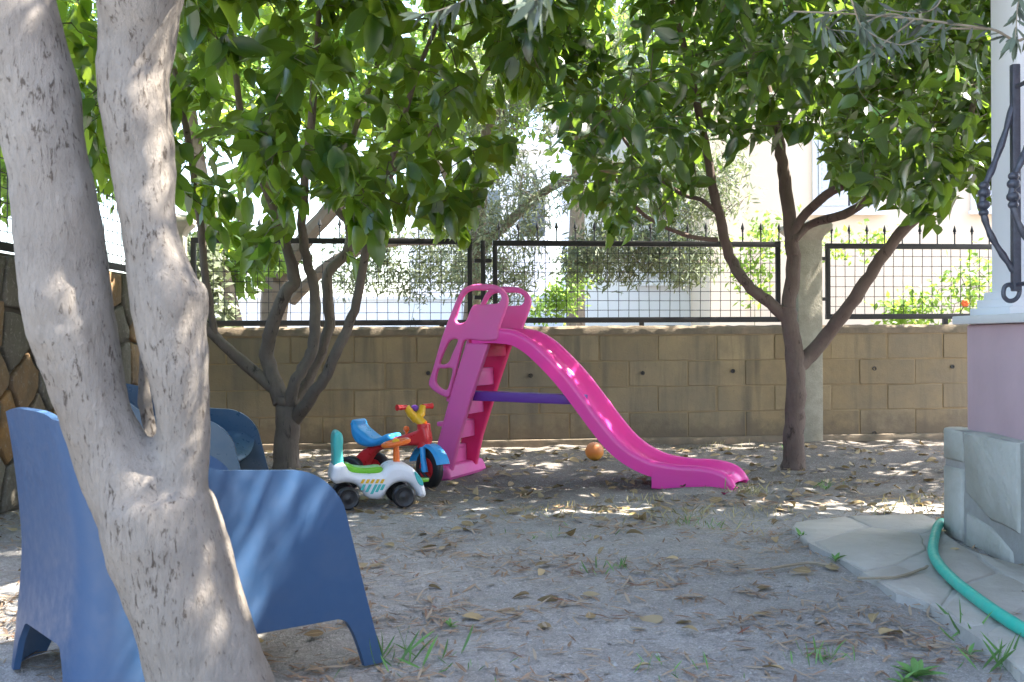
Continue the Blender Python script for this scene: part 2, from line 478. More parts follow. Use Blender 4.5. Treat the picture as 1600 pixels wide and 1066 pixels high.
M['magenta'] = plastic('magenta_plastic', (0.92, 0.085, 0.43), 0.2, 0.18, 0.08)
M['hotpink'] = plastic('red_pink_plastic', (0.74, 0.03, 0.16), 0.36, 0.16, 0.10)
M['purple'] = plastic('purple_plastic', (0.125, 0.03, 0.29), 0.45, 0.05, 0.10)
M['red'] = plastic('red_plastic', (0.66, 0.03, 0.035), 0.3, 0.08, 0.12)
M['sky_blue'] = plastic('sky_blue_plastic', (0.04, 0.34, 0.72), 0.3, 0.10, 0.10)
M['yellow'] = plastic('yellow_plastic', (0.80, 0.46, 0.02), 0.3, 0.10, 0.10)
M['orange'] = plastic('orange_plastic', (0.82, 0.16, 0.02), 0.3, 0.10, 0.10)
M['aqua'] = plastic('aqua_plastic', (0.08, 0.50, 0.46), 0.34, 0.15, 0.10)
M['lime'] = plastic('lime_plastic', (0.18, 0.52, 0.03), 0.3, 0.10, 0.10)
M['white_plastic'] = plastic('white_plastic', (0.78, 0.78, 0.80), 0.3, 0.08, 0.12)
M['black_plastic'] = plastic('black_plastic', (0.016, 0.016, 0.018), 0.4, 0.0, 0.15)
M['red_flower'] = simple('orange_petal', (0.70, 0.14, 0.04), 0.6, 0.2)
M['petal'] = simple('magenta_petal', (0.45, 0.02, 0.14), 0.6, 0.2)
def ball_mat():
    t = NT('orange_ball')
    v = t.coord()
    sp = t.n('ShaderNodeSeparateXYZ'); t.l(v, sp.inputs[0])
    f = t.math('ADD', sp.outputs['Z'], t.math('MULTIPLY', t.noise(v, 14, 4), 0.06))
    c = t.ramp(t.math('ADD', t.math('MULTIPLY', f, 6.0), 0.3), [(0.0, (0.62, 0.42, 0.06)), (0.4, (0.74, 0.25, 0.05)), (1.0, (0.70, 0.30, 0.16))])
    t.base(c, 0.5, 0.4); t.bump(t.noise(v, 120, 2), 0.1, 0.002)
    return t.m
M['ball'] = ball_mat()

# ------------------------------------------------------------------ ground
def axis_coords(lo, hi, step, far):
    a = list(np.arange(lo, hi + 1e-6, step))
    s, x = step, hi
    while x < far:
        s *= 1.5; x += s; a.append(x)
    s, x = step, lo
    while x > -far:
        s *= 1.5; x -= s; a.insert(0, x)
    return np.array(a)
def fnoise(x, y, seed, octs):
    r_ = np.random.default_rng(seed); z = np.zeros_like(x)
    for lam, amp in octs:
        for _ in range(5):
            th = r_.uniform(0, 2 * math.pi); ph = r_.uniform(0, 6.28); k = 2 * math.pi / (lam * r_.uniform(0.7, 1.4))
            z += amp / 2.2 * np.sin(k * (x * math.cos(th) + y * math.sin(th)) + ph)
    return z
OCT = [(1.6, 0.010), (0.55, 0.008), (0.19, 0.0045)]
def ground_z(x, y):
    x = np.asarray(x, dtype=float); y = np.asarray(y, dtype=float)
    w = np.clip((9 - np.abs(y - 4)) / 3, 0, 1) * np.clip((7 - np.abs(x)) / 3, 0, 1)
    return fnoise(x, y, 3, OCT) * w
gx = axis_coords(-4.0, 4.0, 0.04, 320); gy = axis_coords(0.6, 9.0, 0.04, 320)
X, Y = np.meshgrid(gx, gy)
Z = ground_z(X, Y) - 0.004
nx, ny = len(gx), len(gy)
I = np.arange(nx * ny).reshape(ny, nx)
F = np.stack([I[:-1, :-1], I[:-1, 1:], I[1:, 1:], I[1:, :-1]], -1).reshape(-1, 4)
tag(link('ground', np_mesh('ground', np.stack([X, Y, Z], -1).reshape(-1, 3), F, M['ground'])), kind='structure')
def gz(x, y): return float(ground_z(np.array([x]), np.array([y]))[0]) - 0.004

# ------------------------------------------------------------------ stones: voronoi cells as single pieces
def clip(poly, p, n):
    out = []
    for i in range(len(poly)):
        a, b = poly[i], poly[(i + 1) % len(poly)]
        da, db = (a[0] - p[0]) * n[0] + (a[1] - p[1]) * n[1], (b[0] - p[0]) * n[0] + (b[1] - p[1]) * n[1]
        if da <= 0: out.append(a)
        if da * db < 0:
            t = da / (da - db); out.append((a[0] + (b[0] - a[0]) * t, a[1] + (b[1] - a[1]) * t))
    return out
def cells(sites, x0, x1, y0, y1):
    res = []
    for i, s in enumerate(sites):
        poly = [(x0, y0), (x1, y0), (x1, y1), (x0, y1)]
        for j in sorted(range(len(sites)), key=lambda k: (sites[k][0] - s[0]) ** 2 + (sites[k][1] - s[1]) ** 2)[1:22]:
            q = sites[j]
            poly = clip(poly, ((s[0] + q[0]) / 2, (s[1] + q[1]) / 2), (q[0] - s[0], q[1] - s[1]))
            if len(poly) < 3: break
        if len(poly) >= 3: res.append(poly)
    return res
def inset(poly, g):
    out = poly
    n = len(poly)
    ar = sum(poly[i][0] * poly[(i + 1) % n][1] - poly[(i + 1) % n][0] * poly[i][1] for i in range(n))
    sgn = 1 if ar > 0 else -1
    for i in range(n):
        a, b = poly[i], poly[(i + 1) % n]
        dx, dy = b[0] - a[0], b[1] - a[1]
        L = math.hypot(dx, dy)
        if L < 1e-6: continue
        nrm = (dy / L * sgn, -dx / L * sgn)
        out = clip(out, (a[0] - nrm[0] * g, a[1] - nrm[1] * g), nrm)
        if len(out) < 3: return None
    return out
def rough_poly(poly, seg, amp, rnd):
    out = []
    n = len(poly)
    for i in range(n):
        a, b = poly[i], poly[(i + 1) % n]
        L = math.hypot(b[0] - a[0], b[1] - a[1]); k = max(1, int(L / seg))
        for q in range(k):
            t = q / k
            out.append((a[0] + (b[0] - a[0]) * t + rnd.uniform(-amp, amp), a[1] + (b[1] - a[1]) * t + rnd.uniform(-amp, amp)))
    return out
def stone_piece(name, poly, fr, thick, mat, parent, rnd, round_=0.02, dome=0.008, seg=0.09, amp=0.006):
    """poly in a plane; fr(u,v,h) maps to the world; pieces bulge out by h"""
    p = rough_poly(poly, seg, amp, rnd)
    n = len(p)
    cx = sum(q[0] for q in p) / n; cy = sum(q[1] for q in p) / n
    def ring(g, h):
        o = []
        for q in p:
            d = math.hypot(q[0] - cx, q[1] - cy) or 1
            k = max(0.1, 1 - g / d)
            o.append(fr(cx + (q[0] - cx) * k, cy + (q[1] - cy) * k, h + (rnd.uniform(-dome, dome) * 0.4 if h > 0 else 0)))
        return o
    vv = ring(0, -0.03) + ring(0, thick * 0.45) + ring(round_ * 0.4, thick * 0.85) + ring(round_ * 1.3, thick) + [fr(cx, cy, thick + dome)]
    ff = []
    for k in range(3):
        for i in range(n):
            j = (i + 1) % n
            ff.append((k * n + i, k * n + j, (k + 1) * n + j, (k + 1) * n + i))
    for i in range(n): ff.append((3 * n + i, 3 * n + (i + 1) % n, 4 * n))
    return MB().add(vv, ff).build(name, mat, parent, smooth=True, sharp=50)

# ------------------------------------------------------------------ block wall at the back of the garden
WL, WR = G(330, 706), G(1470, 686)
wdir = (WR - WL); wdir.z = 0; wdir.normalize()
wn_ = Vector((wdir.y, -wdir.x, 0))            # faces the garden
WROT = math.atan2(wdir.y, wdir.x)
WANG = Matrix.Rotation(WROT, 3, 'Z')
W_TOP = 0.905
def wall_pt(s, z, out=0.0): return Vector((WL.x, WL.y, 0)) + wdir * s + Vector((0, 0, z)) + wn_ * out
S0, S1 = -0.35, 7.4
wall = thing('block_wall', 'low brownish concrete block garden wall under the black fence panels', 'wall', wall_pt(0, 0), WROT)
MB().box(wall_pt((S0 + S1) / 2, W_TOP / 2 - 0.06, -0.10), (S1 - S0, 0.19, W_TOP + 0.08), WANG).build('mortar_core', M['mortar'], wall)
rb = random.Random(5)
bvar = []
for k in range(6):
    mb = MB().box((0, 0, 0), (0.452, 0.05, 0.190))
    me = mb.mesh('block', M['block'], True, 0.003, 1)
    for v in me.vertices: v.co.y += rb.uniform(-0.0015, 0.0015); v.co.x += rb.uniform(-0.002, 0.002)
    bvar.append(me)
half = MB().box((0, 0, 0), (0.22, 0.05, 0.190)).mesh('block', M['block'], True, 0.003, 1)
for row in range(4):
    zc = 0.045 + 0.0985 + row * 0.1985
    s = S0 + (0.0 if row % 2 else 0.232)
    if row % 2 == 0:
        o = link('block', half, wall); o.matrix_basis = Matrix.Translation(wall_pt(S0 + 0.112, zc, -0.022)) @ WANG.to_4x4()
    while s + 0.45 < S1:
        o = link('block', rb.choice(bvar), wall)
        o.matrix_basis = Matrix.Translation(wall_pt(s + 0.23 + rb.uniform(-0.004, 0.004), zc + rb.uniform(-0.003, 0.003), -0.0262 + rb.uniform(-0.0025, 0.0025))) @ WANG.to_4x4() @ Matrix.Rotation(rb.uniform(-0.006, 0.006), 4, 'Y')
        s += 0.463
mb = MB().box(wall_pt((S0 + S1) / 2, 0.02, -0.01), (S1 - S0, 0.07, 0.06), WANG)
mb.build('footing', M['cap'], wall, bevel=0.008)
# uneven mortar cap on top of the wall
mb = MB(); n = 150
prof = [(-0.205, 0), (0.004, 0), (0.006, 0.045), (-0.004, 0.062), (-0.10, 0.066), (-0.20, 0.058)]
vv = []
for i in range(n + 1):
    s = S0 + (S1 - S0) * i / n
    for (o_, z_) in prof:
        vv.append(wall_pt(s, W_TOP - 0.062 + z_ + (rb.uniform(-0.004, 0.005) if z_ > 0 else 0), o_ + rb.uniform(-0.003, 0.003)))
k = len(prof)
ff = [(i * k + a, i * k + (a + 1) % k, (i + 1) * k + (a + 1) % k, (i + 1) * k + a) for i in range(n) for a in range(k)]
ff += [tuple(range(k)), tuple(n * k + a for a in range(k - 1, -1, -1))]
mb.add(vv, ff).build('cap', M['cap'], wall, smooth=True, sharp=30)
for (px, py) in ((669, 583), (829, 587), (1004, 583), (1145, 580), (1366, 576), (1488, 573), (1366, 677), (1024, 692), (829, 694)):
    q = on_plane(px, py, wall_pt(0, 0, 0.0), wn_)
    h = MB().lathe([(0.0165, 0.0), (0.0165, 0.007), (0.011, 0.007), (0.010, -0.02), (0.001, -0.021)], q, wn_, 12)
    h.build('weep_pipe', M['black_plastic'], wall, smooth=True, sharp=30)

# concrete fence post with capital
sp = (on_plane(1266, 690, wall_pt(0, 0, 0.02), wn_) - wall_pt(0, 0, 0.02)).dot(wdir)
post = thing('concrete_post', 'mossy grey concrete post with a flared cap between two fence panels', 'post', wall_pt(sp, 0, -0.03), WROT)
def post_parts(root, s, h, w, out):
    MB().box(wall_pt(s, h / 2 - 0.02, out), (w, w, h + 0.04), WANG).build('shaft', M['post'], root, bevel=0.012)
    c = wall_pt(s, h, out)
    mb = MB()
    rings = [(w * 0.5 + 0.002, -0.03), (w * 0.5 + 0.012, 0.0), (w * 0.5 + 0.055, 0.05), (w * 0.5 + 0.06, 0.055), (w * 0.5 + 0.06, 0.095), (w * 0.5 + 0.03, 0.11), (0.01, 0.135)]
    vv = []
    for hw, z in rings:
        for sx, sy in ((-1, -1), (1, -1), (1, 1), (-1, 1)):
            vv.append(c + WANG @ Vector((sx * hw, sy * hw, z)))
    ff = [(i * 4 + a, i * 4 + (a + 1) % 4, (i + 1) * 4 + (a + 1) % 4, (i + 1) * 4 + a) for i in range(len(rings) - 1) for a in range(4)]
    ff += [(3, 2, 1, 0), tuple(len(rings) * 4 - 4 + a for a in range(4))]
    mb.add(vv, ff).build('cap', M['post'], root, bevel=0.006)
post_parts(post, sp, 1.60, 0.20, -0.06)
sc_ = S0 + 0.05
post2 = thing('concrete_post', 'concrete corner post where the stone wall meets the block wall, behind the forked trunk', 'post', wall_pt(sc_, 0, -0.05), WROT)
post_parts(post2, sc_, 1.62, 0.21, -0.11)

# ------------------------------------------------------------------ fence panels
def fence(label, pt, s0, s1, z0, z1, step_spike=0.148, foot=(), hinge_left=False, name='wire_fence', cell=0.082):
    """pt(s, z, out) maps along the wall"""
    root = thing(name, label, 'fence', pt((s0 + s1) / 2, z0, 0), 0, 'black metal fence panels')
    t = 0.036
    MB().bar(pt(s0, z1, 0), pt(s1, z1, 0), t, 0.042).build('top_rail', M['iron_black'], root, bevel=0.003)
    MB().bar(pt(s0, z0, 0), pt(s1, z0, 0), t, 0.042).build('bottom_rail', M['iron_black'], root, bevel=0.003)
    for s in (s0 + 0.018, s1 - 0.018):
        MB().bar(pt(s, z0 + 0.021, 0), pt(s, z1 - 0.021, 0), t).build('stile', M['iron_black'], root, bevel=0.003)
    mb = MB(); w = 0.0062
    ns = int((s1 - s0) / cell)
    for i in range(1, ns + 1):
        s = s0 + (s1 - s0) * i / (ns + 1)
        a, b = pt(s, z0 + 0.02, 0.004), pt(s + random.uniform(-0.003, 0.003), z1 - 0.02, 0.004)
        m_ = (a + b) / 2 + Vector((random.uniform(-0.004, 0.004), random.uniform(-0.004, 0.004), 0))
        mb.tube([a, m_, b], w / 2, 4, False)
    nz = int((z1 - z0) / (cell * 1.02))
    for j in range(1, nz + 1):
        z = z0 + (z1 - z0) * j / (nz + 1)
        mb.tube([pt(s0 + (s1 - s0) * q / 6, z + random.uniform(-0.003, 0.003), -0.002) for q in range(7)], w / 2, 4, False)
    mb.build('wire_mesh', M['iron_black'], root)
    s = s0 + 0.05
    me = None
    while s < s1:
        c = pt(s, z1 + 0.021, 0)
        if me is None:
            me = MB().tube([(0, 0, 0), (0, 0, 0.085)], 0.0055, 6).lathe([(0.006, 0.078), (0.011, 0.084), (0.006, 0.092), (0.0155, 0.098), (0.013, 0.112), (0.001, 0.15)], (0, 0, 0), (0, 0, 1), 8).mesh('spike', M['iron_black'], True)
        o = link('spike', me, root)
        o.matrix_basis = Matrix.Translation(c) @ Matrix.Rotation(random.uniform(-0.03, 0.03), 4, 'X')
        s += step_spike
    for s in foot:
        MB().bar(pt(s, W_TOP - 0.005, 0), pt(s, z0 - 0.021, 0), 0.036).build('foot', M['iron_black'], root)
    if hinge_left:
        for z in (z0 + 0.14, z0 + 0.46):
            MB().box(pt(s0 - 0.03, z, 0), (0.07, 0.03, 0.028), WANG).build('hinge', M['iron_black'], root, bevel=0.004)
    return root
def wp(s, z, o): return wall_pt(s, z, o - 0.10)
def s_at(px, py=440): return (on_plane(px, py, wall_pt(0, 0, -0.10), wn_) - wall_pt(0, 0, -0.10)).dot(wdir)
FZ0, FZ1 = 0.955, 1.545
fence('black wire mesh fence panel left of the double post, behind the multi stemmed tree', wp, S0 + 0.20, s_at(738), FZ0 - 0.015, FZ1 + 0.01, foot=(s_at(505), s_at(690)))
fence('black wire mesh fence panel behind the pink slide, left of the concrete post', wp, s_at(770), s_at(1219), FZ0, FZ1, foot=(s_at(1002), s_at(800)))
fence('black wire mesh gate panel hinged right of the concrete post', wp, s_at(1290), s_at(1290) + 2.1, FZ0 + 0.02, FZ1 - 0.01, hinge_left=True, foot=(s_at(1290) + 1.0,))
dp = thing('fence_post', 'slim black iron post with two crosspieces between two mesh panels', 'post', wall_pt(s_at(755), W_TOP, -0.1), WROT)
MB().bar(wp(s_at(755), W_TOP - 0.01, 0), wp(s_at(755), FZ1 + 0.02, 0), 0.036).build('upright', M['iron_black'], dp, bevel=0.003)
for z in (1.41, 1.13):
    MB().bar(wp(s_at(741), z, 0), wp(s_at(768), z, 0), 0.03).build('crosspiece', M['iron_black'], dp)

# ------------------------------------------------------------------ rubble stone wall on the left
LX = -2.43
lw = thing('stone_wall', 'rubble stone wall with dark mortar and rusty orange stones behind the chairs', 'wall', (LX, 5.2, 0))
LY0, LY1, LH = 1.6, 8.05, 1.24
MB().box((LX - 0.16, (LY0 + LY1) / 2, LH / 2 - 0.03), (0.30, LY1 - LY0, LH + 0.06)).build('mortar_core', M['dark_mortar'], lw)
rs = random.Random(11)
sites = []
nu, nv = 22, 5
for i in range(nu):
    for j in range(nv):
        sites.append((LY0 + (i + 0.5 + rs.uniform(-0.36, 0.36) + (0.5 if j % 2 else 0)) * (LY1 - LY0) / nu, (j + 0.5 + rs.uniform(-0.3, 0.3)) * LH / nv))
for poly in cells(sites, LY0, LY1, 0.0, LH):
    q = inset(poly, 0.013)
    if q: stone_piece('stone', q, lambda u, v, h: Vector((LX + h, u, v)), rs.uniform(0.016, 0.034), M['stone_wall'], lw, rs, 0.014, 0.006, 0.07, 0.010)
def lp(s, z, o): return Vector((LX - 0.16 - o, LY0 + s, z))
fence('black wire mesh fence panel on top of the left stone wall', lp, 1.4, 3.95, LH + 0.06, LH + 0.66)
fence('black wire mesh fence panel on the stone wall, next to the corner post', lp, 4.0, 6.25, LH + 0.06, LH + 0.66)

# ------------------------------------------------------------------ house corner on the right
HX, HY1, HY0 = 1.785, 4.66, -5.0
house = thing('house', 'house corner with pink wall, grey stone plinth and white ledge at the right edge', 'house', (HX, HY1, 0))
MB().box((HX + 0.012 + 1.5, (HY1 - 0.012 + HY0) / 2, 0.21), (3.0, HY1 - HY0 - 0.012, 0.45)).build('plinth_core', M['plinth_mortar'], house)
rh = random.Random(3)
zt = 0.445
ps = [[(HY1, 0.30), (HY1, zt), (4.46, zt), (4.44, 0.30)],
      [(HY1, -0.02), (HY1, 0.295), (4.44, 0.295), (4.45, -0.02)],
      [(4.43, 0.19), (4.455, zt), (3.95, zt), (3.95, 0.10), (4.2, 0.115)],
      [(4.44, -0.02), (4.425, 0.18), (4.2, 0.105), (4.02, 0.085), (4.0, -0.02)],
      [(3.98, -0.02), (4.0, 0.08), (3.94, 0.095), (3.94, 0.22), (3.5, 0.2), (3.52, -0.02)],
      [(3.935, 0.235), (3.935, zt), (3.3, zt), (3.32, 0.215)]]
y = 3.5
while y > 0.5:
    ps += [[(y, -0.02), (y - 0.02, 0.20), (y - 0.5, 0.215), (y - 0.52, -0.02)], [(y - 0.2, 0.225), (y - 0.2, zt), (y - 0.72, zt), (y - 0.7, 0.23)]]
    y -= 0.54
for p in ps:
    q = inset(p, 0.007)
    if q: stone_piece('stone', q, lambda u, v, h: Vector((HX + 0.05 - h, u, v)), 0.05, M['plinth_stone'], house, rh, 0.016, 0.004, 0.12, 0.004)
y = HX + 0.02
for k in range(4):                          # end face of the plinth, turned to the block wall
    q = inset([(y, -0.02), (y, zt), (y + 0.5, zt), (y + 0.5, -0.02)], 0.008)
    stone_piece('stone', q, lambda u, v, h: Vector((u, HY1 - 0.05 + h, v)), 0.05, M['plinth_stone'], house, rh, 0.014, 0.004, 0.12, 0.004)
    y += 0.5
MB().box((HX + 0.065 + 1.48, (HY1 - 0.10 + HY0) / 2, (0.42 + 0.862) / 2), (2.96, HY1 - 0.10 - HY0, 0.442)).build('pink_wall', M['pink_wall'], house, bevel=0.012)
MB().box((HX + 0.022 + 1.5, (HY1 - 0.06 + HY0) / 2, 0.8795), (3.0, HY1 - 0.06 - HY0, 0.034)).build('ledge', M['ledge'], house, bevel=0.006)
cc = Vector((2.075, 4.44, 0))
mb = MB()
mb.box(cc + Vector((0, 0, 0.912)), (0.37, 0.37, 0.032)).box(cc + Vector((0, 0, 0.944)), (0.33, 0.33, 0.034)).box(cc + Vector((0, 0, 0.976)), (0.29, 0.29, 0.032))
col_ = mb.build('column', M['white_paint'], house, bevel=0.006)
MB().box(cc + Vector((0, 0, 2.08)), (0.245, 0.245, 2.18)).build('shaft', M['white_paint'], col_, bevel=0.012)
for yy in (1.6, -1.4):
    MB().box((cc.x, yy, 2.08), (0.25, 0.25, 2.37)).build('column', M['white_paint'], house, bevel=0.01)
MB().box((4.75, (HY0 + 4.0) / 2, 1.9), (0.2, 4.0 - HY0, 2.6)).build('inner_wall', M['pink_wall'], house)
MB().box((4.9, 0.05, 3.33), (6.9, 10.8, 0.30)).build('terrace_roof', M['white_paint'], house)
MB().box((7.2, -0.6, 4.6), (4.9, 8.6, 2.2)).build('upper_floor', M['pink_wall'], house)

# wrought iron terrace railing
gr = thing('iron_railing', 'wrought iron railing with bellied bars and a scroll in front of the white column', 'railing', (1.86, 4.1, 0.9))
def belly(y0):
    pts = [(1.862, y0, 1.81), (1.868, y0, 1.72), (1.835, y0, 1.58), (1.785, y0, 1.44), (1.752, y0, 1.36), (1.748, y0, 1.28), (1.775, y0, 1.19), (1.83, y0, 1.10), (1.868, y0, 1.04), (1.868, y0, 1.00)]
    pts = catmull(pts, 5, False)
    n_ = len(pts)
    rad = [0.0105 + 0.004 * (0.5 + 0.5 * math.sin(i * 1.7)) for i in range(n_)]
    b_ = MB().tube(pts, rad, 8).build('belly_bar', M['wrought'], gr, smooth=True)
    mb = MB()
    for (zz, r_) in ((1.372, 0.020), (1.345, 0.024), (1.30, 0.024), (1.272, 0.019)):
        mb.sphere((1.752 if zz > 1.3 else 1.75, y0, zz), r_, 10, 7, (1, 1, 0.8))
    mb.build('knot', M['wrought'], b_, smooth=True)
MB().box((1.868, 4.15, 1.40), (0.030, 0.030, 0.84)).build('upright', M['wrought'], gr, bevel=0.005)
sc_pts = [(1.872, 4.15, 1.06), (1.882, 4.15, 0.985), (1.868, 4.15, 0.952), (1.842, 4.15, 0.945), (1.823, 4.15, 0.963), (1.826, 4.15, 0.995), (1.846, 4.15, 1.005), (1.858, 4.15, 0.99)]
MB().tube(catmull(sc_pts, 5, False), 0.0085, 8).build('scroll', M['wrought'], gr, smooth=True)
MB().tube([(1.868, 4.13, 1.735), (1.872, 3.4, 1.735)], 0.008, 6).build('tie_bar', M['wrought'], gr, smooth=True)
MB().tube([(1.868, 4.14, 1.005), (1.868, 3.4, 1.005)], 0.008, 6).build('tie_bar', M['wrought'], gr, smooth=True)
for k in range(4): belly(4.15 - 0.235 * k - (0.0 if k == 0 else 0.01))

# ------------------------------------------------------------------ stone path at the foot of the house
path = thing('stone_path', 'pale crazy paving path along the house plinth under the green hose', 'path', G(1400, 900))
def gp(px, py): q = G(px, py); return (q.x, q.y)
slabs = [[(1233, 829), (1240, 822), (1322, 813), (1360, 832), (1300, 846), (1262, 858)],
         [(1322, 813), (1400, 811), (1478, 810), (1478, 832), (1440, 842), (1360, 832)],
         [(1262, 858), (1300, 846), (1360, 832), (1440, 842), (1452, 868), (1400, 892), (1345, 903), (1312, 882)],
         [(1440, 842), (1470, 836), (1520, 872), (1560, 905), (1500, 925), (1440, 905), (1400, 892), (1452, 868)],
         [(1345, 903), (1400, 892), (1440, 905), (1500, 925), (1470, 962), (1448, 952), (1405, 940)],
         [(1500, 925), (1560, 905), (1640, 930), (1640, 975), (1560, 985), (1530, 1002), (1470, 962)],
         [(1530, 1002), (1560, 985), (1640, 975), (1700, 1060), (1640, 1100), (1592, 1066), (1568, 1038)],
         [(1560, 905), (1520, 872), (1620, 900), (1700, 950), (1700, 985), (1640, 950)],
         [(1640, 1100), (1700, 1060), (1800, 1150), (1760, 1250), (1640, 1180)]]
rp = random.Random(8)
allp = []
for sl_ in slabs:
    poly = [gp(*q) for q in sl_]
    q = inset(poly, 0.006) or poly
    stone_piece('slab', q, lambda u, v, h: Vector((min(u, HX + 0.04), v, h)), 0.022 + rp.uniform(-0.003, 0.003), M['slab'], path, rp, 0.010, 0.001, 0.07, 0.005)
outl = [gp(*q) for q in [(1238, 828), (1322, 815), (1478, 812), (1500, 860), (1600, 900), (1700, 955), (1800, 1150), (1750, 1240), (1645, 1170), (1600, 1066), (1570, 1036), (1448, 950), (1400, 936), (1348, 901), (1310, 879), (1264, 855)]]
mb = MB(); n = len(outl)
mb.add([(min(x, HX + 0.04), y, -0.03) for x, y in outl] + [(min(x, HX + 0.04), y, 0.017) for x, y in outl], [tuple(range(n, 2 * n))] + [(i, (i + 1) % n, n + (i + 1) % n, n + i) for i in range(n)])
mb.build('joint_bed', M['joint'], path)

hp = [Vector((2.4, 4.80, 0.02)), Vector((2.05, 4.76, 0.02)), Vector((1.86, 4.735, 0.022)), Vector((1.775, 4.66, 0.034))]
for (px, py) in ((1458, 853), (1463, 876), (1487, 904), (1528, 937), (1570, 966), (1610, 990), (1680, 1030), (1760, 1110)):
    q = G(px, py, 0.042); hp.append(q)
tag(MB().tube(catmull(hp, 8, False), 0.0185, 12).build('garden_hose', M['hose'], None, smooth=True), 'turquoise green garden hose curving over the pale stone path', 'hose')

# ------------------------------------------------------------------ pink slide
SO = Vector((-0.418, 6.62, 0)); se = Vector((0.928, -0.373, 0)).normalized(); sn = Vector((-se.y, se.x, 0))
slide = thing('slide', 'pink plastic toddler slide with handrail loops and a purple brace', 'slide', SO, math.atan2(se.y, se.x))
def suv(px, py, off=0.0):
    q = on_plane(px, py, SO + sn * off, sn) - SO
    return (q.dot(se), q.z)
SW = 0.37
outer = [(671, 598), (677, 578), (691, 529), (704, 494), (715, 467), (724, 452), (739, 445), (756, 444), (772, 445), (785, 451), (793, 462), (794, 474), (788, 492), (781, 512), (778, 530), (756, 533), (729, 531), (722, 545), (716, 570), (708, 600), (704, 617), (698, 621), (684, 614), (675, 607)]
hole1 = [(713, 499), (716, 488), (721, 471), (729, 459), (738, 454.5), (756, 454), (772, 454.5), (781, 458), (784, 465), (781, 472), (774, 475), (748, 476), (740, 478), (735, 487), (731, 498), (726, 504), (717, 505)]
hole2 = [(701, 536), (708, 530.5), (714, 530), (716, 534), (708, 552), (703, 564), (697, 569), (689, 569), (690, 561)]
hole3 = [(686, 577), (694, 576), (704, 575), (708, 579), (703, 600), (699, 609), (692, 608), (684, 601), (682, 592)]
loops = [[suv(*q) for q in L_] for L_ in (outer, hole1, hole2, hole3)]
plate('side_panel', loops, 0.034, 0.012, M['pink'], slide, 0.0)
plate('side_panel', loops, 0.034, 0.012, M['pink'], slide, SW)
leg = [(729, 536), (764, 538), (742, 605), (716, 690), (706, 738), (672, 741), (682, 700), (709, 600)]
legl = [suv(*q) for q in leg]
plate('side_rail', [legl], 0.05, 0.012, M['pink'], slide, 0.012, 0)
plate('side_rail', [legl], 0.05, 0.012, M['hotpink'], slide, SW - 0.012, 0)
# steps between the rails
for (px, py) in ((764, 545), (744, 592), (728, 637), (713, 676), (700, 716)):
    u, z = suv(px, py)
    mb = MB()
    mb.box((u - 0.085, SW / 2, z + 0.045), (0.11, SW - 0.05, 0.028)).box((u - 0.042, SW / 2, z - 0.004), (0.026, SW - 0.05, 0.085))
    mb.build('step', M['pink'] if py > 560 else M['hotpink'], slide, bevel=0.008, local=True)
# foot bar
u0 = suv(690, 735)[0]
plate('foot_bar', [[(-0.09, -0.012), (-0.1, 0.03), (-0.07, 0.062), (0.03, 0.068), (0.06, 0.05), (0.07, -0.012)]], 0.54, 0.02, M['pink'], slide, 0.22, 3)
# chute
rim = [(736, 515), (758, 513), (779, 513), (806, 517), (830, 530), (852, 549), (880, 578), (905, 609), (940, 656), (965, 686), (990, 706), (1020, 720), (1060, 727), (1095, 729), (1122, 735), (1140, 746), (1152, 764)]
path2 = catmull([Vector((*suv(*q), 0)) for q in rim], 5, False)
def section(t):
    k = min(1.0, max(0.0, (t - 0.72) / 0.2))
    w = SW / 2 + 0.004
    H, D = 0.062 - 0.03 * k * (1 if t > 0.9 else 0.6), 0.088
    top = [(-w, -D), (-w - 0.006, -0.03), (-w - 0.004, -0.008), (-w + 0.008, 0.002), (-w + 0.026, -0.002), (-w + 0.038, -0.02), (-w + 0.052, -H * 0.8), (-w + 0.085, -H), (-w * 0.45, -H - 0.004), (0, -H - 0.006)]
    top = top + [(-a, b) for a, b in reversed(top[:-1])]
    und = [(w - 0.016, -D), (w - 0.016, -H - 0.016), (0, -H - 0.022), (-w + 0.016, -H - 0.016), (-w + 0.016, -D)]
    return top + und
mb = MB(); vv = []
N = len(path2)
for i, p in enumerate(path2):
    t = path2[min(i + 1, N - 1)] - path2[max(i - 1, 0)]; t.normalize()
    nrm = Vector((-t.y, t.x, 0))
    for a, b in section(i / (N - 1)):
        q = p + nrm * b
        vv.append((q.x, SW / 2 + a, max(q.y, 0.012)))
k = len(section(0))
ff = [(i * k + a, i * k + (a + 1) % k, (i + 1) * k + (a + 1) % k, (i + 1) * k + a) for i in range(N - 1) for a in range(k)]
ff += [tuple(range(k)), tuple((N - 1) * k + a for a in range(k - 1, -1, -1))]
mb.add(vv, ff).build('chute', M['magenta'], slide, smooth=True, local=True, sharp=60)
# skirt of the exit end
sk = [suv(1018, 766), suv(1018, 735), suv(1030, 728), suv(1060, 731), suv(1095, 733), suv(1122, 739), suv(1138, 748), suv(1149, 764), suv(1147, 769)]
sk = [(a, max(b, -0.012)) for a, b in sk]
plate('exit_skirt', [sk], 0.022, 0.006, M['magenta'], slide, 0.004, 0)
plate('exit_skirt', [sk], 0.022, 0.006, M['magenta'], slide, SW - 0.004, 0)
b0, b1 = suv(722, 618, 0.1), suv(908, 625, 0.1)
MB().box(((b0[0] + b1[0]) / 2, 0.13, (b0[1] + b1[1]) / 2), (b1[0] - b0[0] + 0.03, 0.10, 0.056), Matrix.Rotation(-math.atan2(b1[1] - b0[1], b1[0] - b0[0]), 3, 'Y')).build('brace', M['purple'], slide, bevel=0.008, local=True)

